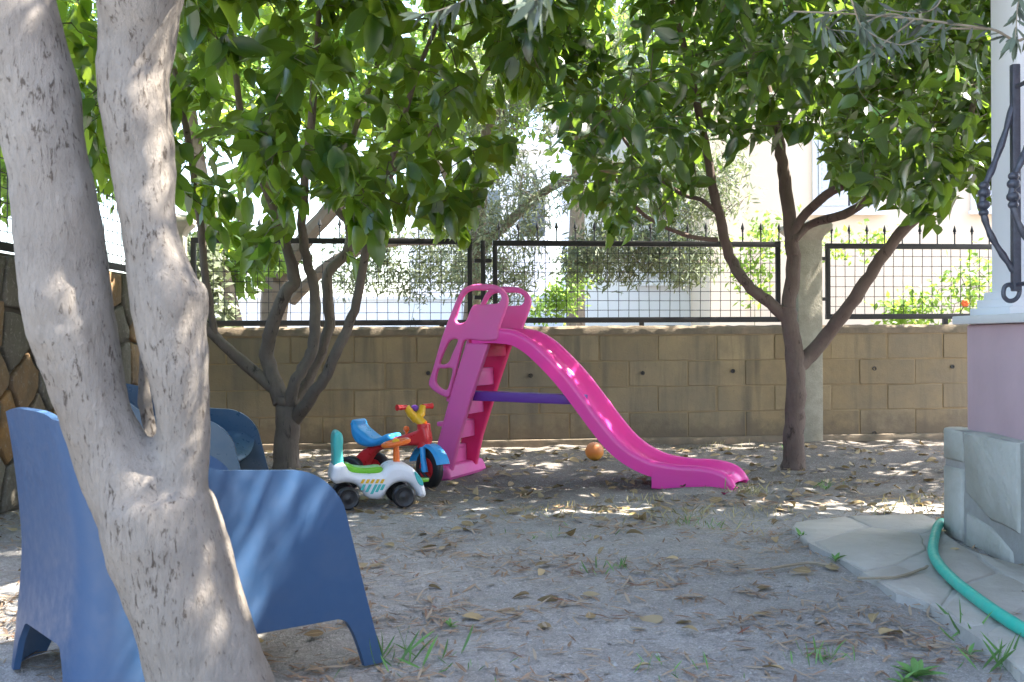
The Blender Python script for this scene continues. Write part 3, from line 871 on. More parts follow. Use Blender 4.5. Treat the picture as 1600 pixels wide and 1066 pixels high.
# ------------------------------------------------------------------ ride-on car
CO = Vector((-0.85, 5.36, 0)); ce = Vector((0.965, 0.262, 0)).normalized(); cn = Vector((-ce.y, ce.x, 0))
CO = G(593, 794); CO.z = 0
car = thing('ride_on_car', 'white ride-on toy car with green seat and aqua backrest', 'toy car', CO, math.atan2(ce.y, ce.x))
def cuv(px, py, off=0.0):
    q = on_plane(px, py, CO + cn * off, cn) - CO
    return (q.dot(ce), q.z)
CW = 0.20
body = [(518, 750), (519, 738), (522, 729), (534, 724), (541, 728), (548, 738), (565, 741), (585, 741), (597, 739), (604, 731), (612, 726), (622, 724.5), (633, 725.5), (646, 732), (657, 745), (664, 760), (667, 773), (663, 778), (655, 777), (650, 768), (642, 758), (630, 754), (617, 757), (608, 765), (602, 775), (594, 781), (578, 780), (570, 774), (563, 764), (554, 757), (540, 755), (526, 757)]
plate('body', [[cuv(*q) for q in body]], CW, 0.03, M['white_plastic'], car, CW / 2, 3, 4)
seat = [(537, 735), (541, 727), (548, 727), (556, 731), (575, 733), (598, 731), (599, 741), (590, 743), (560, 743), (541, 742)]
plate('seat', [[cuv(*q) for q in seat]], 0.13, 0.012, M['lime'], car, CW / 2, 3)
back_ = [(524, 738), (523, 715), (522, 690), (524, 679), (529, 675), (535, 678), (538, 688), (537, 705), (538, 722), (538, 740)]
plate('backrest', [[cuv(*q) for q in back_]], 0.15, 0.016, M['aqua'], car, CW / 2, 3)
u, z = cuv(625, 726); u2, z2 = cuv(624, 697)
MB().tube([(u, CW / 2, z - 0.02), (u2, CW / 2, z2)], [0.018, 0.014], 12).build('steering_column', M['orange'], car, smooth=True, local=True)
sw = MB()
ring = [Vector((u2 + 0.062 * math.cos(a), CW / 2 + 0.062 * math.sin(a), z2 + 0.006 + 0.012 * math.cos(a))) for a in np.linspace(0, 2 * math.pi, 25)]
sw.tube(ring, 0.012, 8, False).box((u2, CW / 2, z2 + 0.004), (0.11, 0.024, 0.012)).box((u2, CW / 2, z2 + 0.004), (0.024, 0.11, 0.012))
stw = sw.build('steering_wheel', M['orange'], car, smooth=True, local=True)
MB().sphere((u2, CW / 2, z2 + 0.012), 0.020, 12, 8, (1, 1, 0.8)).build('horn_button', M['yellow'], car, smooth=True, local=True)
def wheel(root, name, c, axis, r_, w, hub, m_hub, m_tyre=None):
    ax = Vector(axis).normalized()
    pr = [(hub * 1.02, -w / 2 + 0.004), (r_ * 0.82, -w / 2), (r_ * 0.95, -w / 2 + 0.006), (r_, -w / 4), (r_, w / 4), (r_ * 0.95, w / 2 - 0.006), (r_ * 0.82, w / 2), (hub * 1.02, w / 2 - 0.004)]
    o = MB().lathe(pr, c, ax, 32).build(name, m_tyre or M['black_plastic'], root, smooth=True, local=True, sharp=50)
    for sgn in (-1, 1):
        MB().lathe([(hub, 0), (hub, 0.006), (hub * 0.75, 0.004), (hub * 0.3, 0.009), (0.003, 0.012)], Vector(c) + ax * sgn * (w / 2 - 0.006), ax * sgn, 20).build('hub', m_hub, o, smooth=True, local=True, sharp=40)
    return o
for (px, off) in ((543, 0.0), (630, 0.0), (543, CW), (630, CW)):
    u = cuv(px, 775)[0]
    wheel(car, 'wheel', (u, off - (0.012 if off == 0 else -0.012), 0.0545), (0, 1, 0), 0.0555, 0.05, 0.034, M['black_plastic'])
# decals: flat print on the side and a headlight patch
for i in range(5):
    x = 563 + i * 7.6
    for (ya, yb, mt) in ((749, 755.5, M['yellow']), (757, 772 - abs(i - 2) * 3.0, M['aqua'])):
        q = [cuv(x, yb), cuv(x + 4.6, yb), cuv(x + 4.6 + (yb - ya) * 0.5, ya), cuv(x + (yb - ya) * 0.5, ya)]
        MB().add([(a, -0.0015, b) for a, b in q] + [(a, 0.004, b) for a, b in q], [(0, 1, 2, 3), (4, 5, 6, 7), (0, 1, 5, 4), (1, 2, 6, 5), (2, 3, 7, 6), (3, 0, 4, 7)]).build('decal_stripe', mt, car, local=True)
hl = [(648, 737), (655, 743), (661, 753), (661, 759), (655, 757), (650, 748)]
plate('headlight', [[cuv(*q) for q in hl]], 0.012, 0.003, M['aqua'], car, 0.004, 3)

# ------------------------------------------------------------------ tricycle
TR, TF = G(563, 757), G(671, 763)
te = (TF - TR); te.z = 0; te.normalize(); tn = Vector((-te.y, te.x, 0))
TO = Vector((TR.x, TR.y, 0)) + tn * 0.0
trike = thing('tricycle', 'red toy tricycle with blue seat, yellow handlebar and black wheels', 'tricycle', TO, math.atan2(te.y, te.x))
def tuv(px, py, off=0.0):
    q = on_plane(px, py, TO + tn * off, tn) - TO
    return (q.dot(te), q.z)
frame = [(555, 722), (572, 731), (581, 717), (590, 706), (606, 700), (640, 696), (655, 696), (672, 692), (671, 675), (668, 666), (661, 665), (654, 672), (640, 677), (620, 683), (602, 692), (580, 697), (566, 706)]
plate('frame', [[tuv(*q) for q in frame]], 0.075, 0.02, M['red'], trike, 0.0, 3, 4)
seat = [(557, 660), (559, 655), (563, 656), (567, 665), (578, 675), (591, 684), (603, 681), (612, 677), (618, 679), (618, 687), (606, 693), (590, 697), (576, 696), (565, 690), (558, 676)]
plate('seat', [[tuv(*q) for q in seat]], 0.15, 0.024, M['sky_blue'], trike, 0.0, 3, 4)
ua, za = tuv(671, 735)
MB().tube([(0.02, -0.135, 0.085), (0.02, 0.135, 0.085)], 0.010, 8).build('rear_axle', M['black_plastic'], trike, smooth=True, local=True)
for sgn in (-1, 1):
    wheel(trike, 'rear_wheel', (0.02, sgn * 0.135, 0.086), (0, 1, 0), 0.088, 0.045, 0.045, M['red'])
st = math.atan2(te.y, te.x)
hd = R(-50) - st                         # steered heading in the tricycle's frame
fe = Vector((math.cos(hd), math.sin(hd), 0)); fa = Vector((-math.sin(hd), math.cos(hd), 0))
FW = Vector((ua, 0, 0.108))
wheel(trike, 'front_wheel', FW, fa, 0.108, 0.05, 0.060, M['red'])
head = Vector((tuv(662, 668)[0], 0, tuv(662, 668)[1]))
MB().tube([head + Vector((0.005, 0, -0.11)), head + Vector((0, 0, 0.02))], [0.040, 0.036], 16).build('head_tube', M['red'], trike, smooth=True, local=True)
# fender: an arched shell over the front wheel
vv = []; na = 14
for i in range(na + 1):
    a = R(15 + 150 * i / na)
    for (w_, r_) in ((-0.045, 0.122), (-0.03, 0.136), (0.03, 0.136), (0.045, 0.122), (0.028, 0.122), (-0.028, 0.122)):
        vv.append(FW + fe * (r_ * 1.08 * math.cos(a)) + Vector((0, 0, r_ * math.sin(a))) + fa * w_)
ff = [(i * 6 + a, i * 6 + (a + 1) % 6, (i + 1) * 6 + (a + 1) % 6, (i + 1) * 6 + a) for i in range(na) for a in range(6)] + [tuple(range(6)), tuple(na * 6 + a for a in range(5, -1, -1))]
MB().add(vv, ff).build('fender', M['sky_blue'], trike, smooth=True, local=True, sharp=35)
for sgn in (-1, 1):
    b_ = FW + fa * sgn * 0.052
    MB().tube([b_ + Vector((0, 0, 0.118)) - fa * sgn * 0.006, b_ + fe * 0.014 + Vector((0, 0, 0.06)), b_ + fe * 0.030 - Vector((0, 0, 0.015))], [0.017, 0.016, 0.020], 10).build('fork', M['sky_blue'], trike, smooth=True, local=True)
    c0 = FW + fa * sgn * 0.066
    c1 = c0 + fe * 0.085 * -sgn + Vector((0, 0, 0.045 * sgn))
    MB().tube([FW + fa * sgn * 0.03, c0, c1, c1 + fa * sgn * 0.02], 0.008, 8).build('crank', M['black_plastic'], trike, smooth=True, local=True)
    MB().box(c1 + fa * sgn * 0.05, (0.045, 0.075, 0.022), Matrix.Rotation(hd, 3, 'Z')).build('pedal', M['lime'], trike, bevel=0.006, local=True)
stem_top = Vector((tuv(650, 652)[0], 0, tuv(650, 652)[1]))
MB().tube([head + Vector((0.0, 0, 0.015)), stem_top], [0.026, 0.028], 12).build('stem', M['yellow'], trike, smooth=True, local=True)
barc = stem_top + Vector((-0.008, 0, 0.045))
for sgn in (-1, 1):
    MB().tube([stem_top - Vector((0, 0, 0.01)), stem_top + fa * sgn * 0.035 + Vector((0, 0, 0.02)), barc + fa * sgn * 0.055 + Vector((0, 0, 0.015))], [0.026, 0.024, 0.018], 12).build('handlebar', M['yellow'], trike, smooth=True, local=True)
    g0 = barc + fa * sgn * 0.055 + Vector((0, 0, 0.012))
    MB().tube([g0, g0 + fa * sgn * 0.05, g0 + fa * sgn * 0.062], [0.014, 0.015, 0.018], 12).build('grip', M['red'], trike, smooth=True, local=True)
MB().sphere(barc + Vector((0.0, 0, 0.005)), 0.022, 10, 7, (1, 1, 0.8)).build('bell', M['purple'], trike, smooth=True, local=True)
u, z = tuv(635, 678)
MB().tube([(u, 0, z - 0.02), (u, 0, z + 0.022)], 0.008, 8).sphere((u, 0, z + 0.026), 0.018, 10, 7).build('knob', M['orange'], trike, smooth=True, local=True)

# ------------------------------------------------------------------ ball
bq = G(929, 719)
ball = MB().sphere((0, 0, 0), 0.062, 24, 16).build('ball', M['ball'], None, smooth=True)
ball.location = (bq.x, bq.y, 0.059)
tag(ball, 'small faded orange ball on the ground under the slide', 'ball')

# ------------------------------------------------------------------ moulded armchairs
def armchair(label, loc, rz, m_):
    """faces +x; origin at the middle of the footprint"""
    root = thing('armchair', label, 'armchair', loc, rz, 'moulded plastic armchairs')
    L, W, rc = 0.70, 0.64, 0.13
    # footprint path (right side front -> rear -> left side front)
    path_ = []
    nS, nC, nB = 44, 12, 20
    for i in range(nS):
        s_ = (L - 0.10 * i / 16) if i < 16 else (L - 0.10 - (L - 0.10 - rc) * (i - 16) / (nS - 16))
        path_.append((-L / 2 + s_, -W / 2, 'side', s_))
    for i in range(nC + 1):
        a = math.pi / 2 * i / nC
        path_.append((-L / 2 + rc - rc * math.sin(a), -W / 2 + rc - rc * math.cos(a), 'corner', i / nC))
    for i in range(1, nB): path_.append((-L / 2, -W / 2 + rc + (W - 2 * rc) * i / nB, 'back', abs(i / nB - 0.5) * 2))
    half_ = [(x, -y, k_, s_) for (x, y, k_, s_) in reversed(path_[:nS + nC + 1])]
    path_ = path_ + half_
    def top(x, kind, s):
        if kind == 'back': return 0.655 - 0.012 * s ** 4
        if kind == 'corner':
            return 0.643 - 0.04 * (1 - s) ** 1.5
        t = (x + L / 2)
        if t < 0.14 + 0.001: return 0.603
        if t < 0.30: 
            q = (t - 0.14) / 0.16; q = q * q * (3 - 2 * q); return 0.603 - 0.088 * q
        if t < 0.46: return 0.515 - 0.012 * (t - 0.30) / 0.16
        if t < 0.615:
            q = (t - 0.46) / 0.165; return 0.503 - 0.16 * (1 - math.sqrt(max(0, 1 - q * q)))
        z_ = 0.503 - 0.16 * (1 - math.sqrt(1 - (0.155 / 0.165) ** 2))
        return max(0.004, z_ * (1 - (t - 0.615) / (L - 0.615)))
    def bot(x, y, kind, s):
        b0 = 0.128
        if kind == 'back':
            e = (W - 2 * rc) / 2 * (1 - s)
            return b0 * min(1, max(0, (e - 0.0) / 0.06)) ** 0.5 if e < 0.06 else b0
        if kind == 'corner': return 0.0 if 0.12 < s else b0 * ((0.12 - s) / 0.12) ** 0.5 * 0.5
        t = x + L / 2
        if t > L - 0.050: return 0.0
        if t > L - 0.115: return b0 * (1 - ((t - (L - 0.115)) / 0.065) ** 2.2)
        if t < rc + 0.06: return b0 * math.sqrt(max(0, (t - rc) / 0.06)) * 0.5 + 0.064 if t > rc else 0
        return b0
    nv = 12
    vv = []
    for (x, y, kind, s) in path_:
        zt_, zb = top(x, kind, s), bot(x, y, kind, s)
        for j in range(nv + 1):
            f = j / nv
            z = zb + (zt_ - zb) * f
            sp_ = (0.40 - z)
            fx = 1.0
            xx, yy = x, y
            yy = y * (1 + 0.05 * sp_ * 2)
            if x > L / 2 - 0.21: xx = x + (0.015 * (0.37 - z) / 0.37) * (x - (L / 2 - 0.21)) / 0.21
            wr = min(1.0, max(0.0, -x / (L / 2))) ** 1.5
            xx -= wr * (0.045 * max(0.0, (z - 0.15) / 0.5) ** 2 + 0.03 * max(0.0, (0.3 - z) / 0.3))
            vv.append(Vector((xx, yy, z)))
    n_ = len(path_); k_ = nv + 1
    ff = [(i * k_ + j, (i + 1) * k_ + j, (i + 1) * k_ + j + 1, i * k_ + j + 1) for i in range(n_ - 1) for j in range(nv)]
    me = MB().add(vv, ff).mesh('shell')
    bm = bmesh.new(); bm.from_mesh(me)
    bmesh.ops.solidify(bm, geom=bm.faces[:], thickness=0.016)
    bmesh.ops.recalc_face_normals(bm, faces=bm.faces)
    es = [e for e in bm.edges if len(e.link_faces) == 2 and e.calc_face_angle(0) > R(55)]
    bmesh.ops.bevel(bm, geom=es, offset=0.005, segments=2, affect='EDGES', clamp_overlap=True)
    bm.to_mesh(me); bm.free()
    finish_smooth(me, 50); me.materials.append(m_)
    link('shell', me, root, True)
    # seat: a dished panel
    vs_, fs_ = [], []
    a_, b_ = 12, 12
    for i in range(a_ + 1):
        for j in range(b_ + 1):
            x = -L / 2 + 0.02 + (L - 0.13) * i / a_; y = (-W / 2 + 0.012) + (W - 0.024) * j / b_
            e = max(abs(j / b_ - 0.5) * 2, 0)
            z = 0.30 + 0.05 * (i / a_) + 0.05 * e ** 4 + (0.10 * (1 - i / a_ * 5) ** 2 if i / a_ < 0.2 else 0) - (0.05 * ((i / a_ - 0.85) / 0.15) ** 2 if i / a_ > 0.85 else 0)
            vs_.append((x, y, z))
    for i in range(a_):
        for j in range(b_):
            q = i * (b_ + 1) + j; fs_.append((q, q + b_ + 1, q + b_ + 2, q + 1))
    me = MB().add(vs_, fs_).mesh('seat')
    bm = bmesh.new(); bm.from_mesh(me); bmesh.ops.solidify(bm, geom=bm.faces[:], thickness=0.014); bmesh.ops.recalc_face_normals(bm, faces=bm.faces); bm.to_mesh(me); bm.free()
    finish_smooth(me, 50); me.materials.append(m_)
    link('seat', me, root, True)
    return root
NC = Vector((-0.885, 2.40, 0)); NF = NC + Vector((0.78, 0.62, 0))
cd = (NF - NC).normalized(); cl = Vector((-cd.y, cd.x, 0))
near_c = NC + cd * 0.335 + cl * 0.32
armchair('blue moulded plastic armchair behind the forked trunk, its back to us', near_c, math.atan2(cd.y, cd.x), M['blue_chair'])
armchair('dark teal moulded plastic armchair beyond the blue one, sun patches inside', Vector((-1.40, 4.78, 0)), R(4), M['teal_chair'])

# ------------------------------------------------------------------ leaves and trees
def leaf_template(kind):
    if kind == 'broad':
        rows = [(0.10, 0.14), (0.30, 0.245), (0.55, 0.25), (0.80, 0.145)]
        curl, fold = 0.16, 0.10
    elif kind == 'lance':
        rows = [(0.15, 0.07), (0.5, 0.105), (0.82, 0.06)]
        curl, fold = 0.10, 0.025
    else:
        rows = [(0.45, 0.26)]
        curl, fold = 0.08, 0.06
    v = [(0, 0, 0)]
    for t, w in rows:
        z = -curl * t * t
        v += [(-w, t, z + fold * w * 2), (0, t, z), (w, t, z + fold * w * 2)]
    v.append((0, 1, -curl))
    f = [(0, 2, 1), (0, 3, 2)]
    for r_ in range(len(rows) - 1):
        a = 1 + r_ * 3; b = a + 3
        f += [(a, a + 1, b + 1), (a, b + 1, b), (a + 1, a + 2, b + 2), (a + 1, b + 2, b + 1)]
    a = 1 + (len(rows) - 1) * 3; e = len(v) - 1
    f += [(a, a + 1, e), (a + 1, a + 2, e)]
    return np.array(v, dtype=float), np.array(f)
def norm(a): return a / np.maximum(np.linalg.norm(a, axis=-1, keepdims=True), 1e-9)
def leaf_frames(axis, nrm):
    axis = norm(axis); nrm = nrm - axis * np.sum(nrm * axis, 1, keepdims=True); nrm = norm(nrm)
    side = np.cross(axis, nrm)
    return np.stack([side, axis, nrm], axis=2)       # columns
def leaf_mesh(name, pos, B, size, kind, mat, slim=1.0):
    tv, tf = leaf_template(kind)
    tv[:, 0] *= slim
    rg = np.random.default_rng(len(pos))
    T = np.repeat(tv[None], len(pos), 0)
    T[:, :, 2] *= rg.uniform(-0.6, 2.6, (len(pos), 1)); T[:, :, 0] *= rg.uniform(0.78, 1.15, (len(pos), 1))
    T[:, :, 0] += (T[:, :, 1] ** 2) * rg.normal(0, 0.07, (len(pos), 1))
    V = pos[:, None, :] + np.einsum('nij,nkj->nki', B, T) * size[:, None, None]
    Fc = (tf[None] + (np.arange(len(pos)) * len(tv))[:, None, None]).reshape(-1, 3)
    return rib(np_mesh(name, V.reshape(-1, 3), Fc, mat), np.tile((np.abs(tv[:, 0]) > 1e-6).astype(np.float32), len(pos)))
def rib(me, val):
    a = me.attributes.new('rib', 'FLOAT', 'POINT'); a.data.foreach_set('value', np.ascontiguousarray(val, dtype=np.float32))
    return me
def leaf_variants(name, kind, mat, n=5):
    out = []
    rg = np.random.default_rng(17)
    for i in range(n):
        tv, tf = leaf_template(kind)
        tv[:, 2] *= (0.2, 0.8, 1.4, 2.3, -0.4)[i % 5]; tv[:, 0] *= rg.uniform(0.8, 1.12); tv[:, 0] += tv[:, 1] ** 2 * rg.normal(0, 0.06)
        out.append(rib(np_mesh(name, tv, tf, mat), np.array([0] + [1, 0, 1] * ((len(tv) - 2) // 3) + [0], dtype=np.float32)))
    return out
def twig_batch(mb_v, mb_f, A, Bm, C, r0, r1):
    """three-sided twigs through A, Bm, C (arrays)"""
    n_ = len(A)
    T = norm(C - A); s = norm(np.cross(T, np.array([0.3, 0.2, 0.93]))); u = np.cross(T, s)
    ring = []
    for Pt, r_ in ((A, r0), (Bm, (r0 + r1) / 2), (C, r1)):
        for k in range(3):
            a = 2 * math.pi * k / 3
            ring.append(Pt + (s * math.cos(a) + u * math.sin(a)) * np.asarray(r_).reshape(-1, 1))
    V = np.stack(ring, 1)
    fs = []
    for i in range(2):
        for k in range(3):
            fs.append((i * 3 + k, i * 3 + (k + 1) % 3, (i + 1) * 3 + (k + 1) % 3, (i + 1) * 3 + k))
    Fc = (np.array(fs)[None] + (np.arange(n_) * 9)[:, None, None]).reshape(-1, 4)
    return V.reshape(-1, 3), Fc
def grow(root, skeleton, centres, per, size, kind, leaf_m, twig_m, rng, droop=0.5, spread=0.10, single=300, reach=None, keep=None, twig_r=(0.006, 0.002), leaf_name='leaf'):
    """twigs from the nearest limb to each cluster centre, leaves in whorls along their last stretch"""
    sk = np.array([list(p) for p in skeleton])
    cs = np.array(centres)
    d2 = np.array([np.min(np.sum((sk - c) ** 2, 1)) for c in cs])
    cs = cs[np.argsort(d2)]
    nodes = list(sk); A = []
    arr = sk.copy()
    for c in cs:
        dd = np.sum((arr - c) ** 2, 1) + 0.3 * np.maximum(arr[:, 2] - c[2], 0) ** 2
        j = int(np.argmin(dd)); a = arr[j]
        A.append(a)
        m_ = a * 0.5 + c * 0.5 + np.array([0, 0, 0.05 * math.sqrt(dd[j])])
        arr = np.vstack([arr, c[None], m_[None]])
    A = np.array(A); C = cs
    Lt = np.linalg.norm(C - A, axis=1)
    Bm = (A + C) / 2 + np.stack([rng.normal(0, 0.03, len(A)), rng.normal(0, 0.03, len(A)), 0.08 * Lt], 1)
    tv, tf = twig_batch(None, None, A, Bm, C, np.clip(twig_r[0] * (0.5 + Lt), 0.002, 0.012), twig_r[1])
    tw = link('twigs', np_mesh('twigs', tv, tf, twig_m), root)
    tag(tw, kind='stuff')
    # leaves
    n_ = len(C) * per
    idx = np.repeat(np.arange(len(C)), per)
    t = rng.uniform(0, 1, n_) ** 0.8
    tail = np.minimum(0.9, 0.30 / np.maximum(Lt[idx], 0.05))
    pos = C[idx] + (Bm[idx] - C[idx]) * (tail * t)[:, None] + rng.normal(0, spread * 0.35, (n_, 3))
    td = norm(C[idx] - Bm[idx])
    rad = norm(rng.normal(0, 1, (n_, 3)))
    axis = td * 0.45 + rad * 0.85 + np.array([0, 0, -1.0]) * (droop * rng.uniform(0.3, 1.3, (n_, 1)))
    nrm = np.array([0.25, -0.35, 0.8]) + rng.normal(0, 0.45, (n_, 3))
    B = leaf_frames(axis, nrm)
    sz = size * rng.uniform(0.62, 1.22, n_)
    if keep is not None:
        tip = pos + B[:, :, 1] * sz[:, None]
        kmask = keep(pos) & keep(tip)
        pos, B, sz = pos[kmask], B[kmask], sz[kmask]
    px, py, dep = project(pos + B[:, :, 1] * (sz * 0.5)[:, None])
    inside = (px > -5) & (px < 1605) & (py > -5) & (py < 1071) & (dep > 0.3)
    score = np.where(inside, sz / dep, 0)
    order = np.argsort(-score)
    pick = [i for i in order[:single] if score[i] > 0]
    mask = np.ones(len(pos), bool); mask[pick] = False
    if mask.any():
        tag(link('foliage', leaf_mesh('foliage', pos[mask], B[mask], sz[mask], kind, leaf_m), root), kind='stuff')
    if pick:
        mes = leaf_variants(leaf_name, kind, leaf_m)
        ri = root_inv(root)
        for i in pick:
            o = bpy.data.objects.new(leaf_name, mes[i % 5]); COL.objects.link(o)
            o.parent = root; o.matrix_parent_inverse = ri
            m_ = Matrix.Identity(4)
            for r_ in range(3):
                for c_ in range(3): m_[r_][c_] = B[i][r_][c_] * sz[i]
                m_[r_][3] = pos[i][r_]
            o.matrix_basis = m_
    return pos
def limbs(root, defs, mat, nseg=5, n=10, name='limb', wob=0.012, rnd=random):
    """defs: list of (points, radii); returns skeleton points"""
    skel = []
    for i, (pts, rad) in enumerate(defs):
        sm = catmull(pts, nseg, False)
        rr = np.interp(np.linspace(0, len(pts) - 1, len(sm)), range(len(pts)), rad) * 0.9
        sm = [p + Vector((rnd.uniform(-wob, wob), rnd.uniform(-wob, wob), 0)) * min(1, r_ / 0.03) * 0.5 for p, r_ in zip(sm, rr)]
        rr = [r_ * (1 + rnd.uniform(-0.06, 0.06)) for r_ in rr]
        MB().tube(sm, rr, n).build('trunk' if i == 0 else name, mat, root, smooth=True)
        skel += [tuple(p) for p in sm[len(sm) // 3:]]
    return skel
def contour(tab, margin):
    xs = [a for a, b in tab]; ys = [b for a, b in tab]
    def keep(p):
        px, py, d = project(p)
        return py < np.interp(px, xs, ys) - margin
    return keep
def clumps(p, seed, cut):
    r_ = np.random.default_rng(seed); v = np.zeros(len(p))
    for lam in (1.1, 0.6):
        for _ in range(6):
            v += np.sin(p @ (norm(r_.normal(0, 1, (1, 3)))[0] * 2 * math.pi / lam) + r_.uniform(0, 6.28))
    return v > np.quantile(v, cut)
def ellipsoid(rng, n, c, r_, shell=0.0):
    v = norm(rng.normal(0, 1, (n, 3))) * (rng.uniform(shell ** 3, 1, (n, 1)) ** (1 / 3))
    return np.array(c) + v * np.array(r_)

# --- multi stemmed lemon tree on the left
rngL = np.random.default_rng(21)
tb = G(447, 731)
lemon = thing('lemon_tree', 'multi stemmed lemon tree with grey bark and large drooping leaves, behind the chairs', 'tree', tb)
D = tb.y
def pp(px, py, dd=0.0): return P(px, py, D + dd)
base = pp(447, 731)
defs = [([base - Vector((0, 0, 0.05)), pp(447, 700), pp(450, 650), pp(450, 622)], [0.105, 0.085, 0.082, 0.085]),
        ([pp(446, 640), pp(432, 610), pp(385, 572), pp(335, 525, -.1), pp(280, 470, -.2), pp(215, 380, -.3), pp(150, 200, -.3)], [0.06, 0.05, 0.042, 0.036, 0.03, 0.025, 0.015]),
        ([pp(440, 630), pp(428, 590), pp(416, 555), pp(428, 505, -.1), pp(448, 455, -.15), pp(460, 430, -.15), pp(430, 330, -.3), pp(380, 200, -.5), pp(360, 0, -.8)], [0.06, 0.055, 0.05, 0.047, 0.045, 0.043, 0.03, 0.025, 0.015]),
        ([pp(452, 640), pp(460, 600, -.1), pp(482, 560, -.1), pp(492, 520, -.1), pp(490, 450, -.1), pp(478, 400, -.2), pp(472, 330, -.4), pp(490, 150, -.8), pp(500, 0, -1.1)], [0.05, 0.042, 0.042, 0.04, 0.038, 0.034, 0.03, 0.024, 0.015]),
        ([pp(458, 640), pp(480, 595, .1), pp(505, 540, .1), pp(515, 500, .1), pp(512, 430, .1), pp(540, 395, .15), pp(545, 350, .2), pp(525, 300, .25), pp(590, 100, .5), pp(640, -60, .6)], [0.055, 0.046, 0.04, 0.038, 0.038, 0.036, 0.03, 0.024, 0.02, 0.014]),
        ([pp(462, 655), pp(485, 622, -.15), pp(510, 585, -.2), pp(535, 530, -.2), pp(558, 470, -.25), pp(575, 370, -.4), pp(600, 300, -.5), pp(640, 150, -.8), pp(690, 20, -1.0)], [0.055, 0.044, 0.04, 0.036, 0.032, 0.026, 0.022, 0.018, 0.012]),
        ([pp(335, 525, -.1), pp(320, 420, -.3), pp(312, 340, -.5), pp(290, 200, -.9), pp(260, 50, -1.2)], [0.026, 0.026, 0.024, 0.02, 0.012]),
        ([pp(545, 350, .2), pp(650, 230, .0), pp(730, 150, -.1), pp(800, 60, -.1)], [0.022, 0.018, 0.014, 0.01])]
skel = limbs(lemon, defs, M['bark_lemon'], rnd=random.Random(2))
contL = [(-400, 200), (0, 250), (60, 300), (150, 335), (240, 350), (300, 365), (335, 420), (365, 462), (410, 462), (440, 420), (462, 345), (520, 335), (548, 440), (575, 466), (600, 395), (640, 360), (668, 440), (705, 455), (735, 400), (760, 310), (800, 285), (835, 215), (870, 120), (920, 40), (1000, -60), (1600, -500)]
kL = contour(contL, 0)
cs = np.vstack([ellipsoid(rngL, 3000, (-1.35, 6.4, 2.45), (2.25, 2.05, 1.4)), ellipsoid(rngL, 500, (0.3, 7.6, 2.75), (1.3, 1.0, 0.8))])
shadeL = np.vstack([ellipsoid(rngL, 1000, (-1.2, 6.4, 3.15), (2.3, 2.2, 0.75)), ellipsoid(rngL, 420, (-0.9, 4.7, 3.0), (1.5, 1.0, 0.55)), ellipsoid(rngL, 200, (0.5, 7.8, 3.0), (1.3, 1.0, 0.7))])  # unseen upper clusters, added to shade the ground and stone wall
shadeL = shadeL[(shadeL[:, 2] > 0.95 + 0.305 * shadeL[:, 1])]
cs = cs[contour(contL, 38)(cs) & ((cs[:, 1] < 7.85) | (cs[:, 2] > 1.8)) & (cs[:, 0] > -3.4)]
cs = cs[clumps(cs, 71, 0.42)]; cs = np.vstack([cs[rngL.permutation(len(cs))[:610]], shadeL])
grow(lemon, skel, cs, 9, 0.162, 'broad', M['lemon_leaf'], M['green_twig'], rngL, 0.75, 0.11, keep=kL)

# --- spreading citrus tree on the right
rngR = np.random.default_rng(33)
tb2 = G(1240, 731)
cit = thing('citrus_tree', 'citrus tree with reddish low forking trunk and dense dark crown, right of the slide', 'tree', tb2)
D = tb2.y
base = pp(1240, 731)
defs = [([base - Vector((0, 0, 0.05)), pp(1240, 700), pp(1242, 640), pp(1243, 580), pp(1236, 520), pp(1230, 480)], [0.09, 0.076, 0.070, 0.070, 0.062, 0.058]),
        ([pp(1243, 575), pp(1275, 545), pp(1318, 490, -.1), pp(1360, 430, -.2), pp(1390, 385, -.3), pp(1440, 330, -.4), pp(1485, 285, -.5), pp(1525, 150, -.6)], [0.058, 0.052, 0.046, 0.042, 0.04, 0.036, 0.03, 0.016]),
        ([pp(1232, 500), pp(1205, 475), pp(1168, 445), pp(1140, 400, .1), pp(1120, 320, .1), pp(1105, 240, .1), pp(1080, 120, .0), pp(1050, 0, -.2)], [0.05, 0.042, 0.04, 0.037, 0.034, 0.03, 0.024, 0.014]),
        ([pp(1230, 490), pp(1240, 420), pp(1236, 370, .05), pp(1226, 280, .1), pp(1215, 210, .1), pp(1190, 90, .2), pp(1180, -60, .3)], [0.055, 0.050, 0.047, 0.044, 0.036, 0.026, 0.015]),
        ([pp(1238, 400), pp(1245, 352), pp(1290, 305, -.2), pp(1350, 270, -.5), pp(1420, 170, -.8)], [0.034, 0.032, 0.032, 0.026, 0.014]),
        ([pp(1240, 375), pp(1268, 350), pp(1330, 330, -.3), pp(1378, 285, -.5), pp(1440, 190, -.9)], [0.03, 0.03, 0.03, 0.024, 0.012]),
        ([pp(1120, 375, .1), pp(1080, 370, .05), pp(1030, 350, .0), pp(990, 320, -.1), pp(930, 230, -.3)], [0.018, 0.016, 0.014, 0.012, 0.008]),
        ([pp(1118, 330, .1), pp(1095, 312, .1), pp(1060, 300, .2), pp(990, 240, .2), pp(920, 120, .1)], [0.018, 0.016, 0.014, 0.012, 0.008])]
skel = limbs(cit, defs, M['bark_red'], rnd=random.Random(4))
contR = [(0, -500), (700, -100), (800, 60), (830, 160), (850, 270), (875, 350), (930, 385), (1000, 395), (1060, 375), (1095, 335), (1125, 300), (1150, 265), (1185, 265), (1215, 255), (1250, 245), (1285, 285), (1310, 318), (1345, 345), (1390, 330), (1420, 375), (1445, 405), (1475, 395), (1492, 330), (1545, 335), (1620, 330), (2000, 300)]
kR0 = contour(contR, 0)
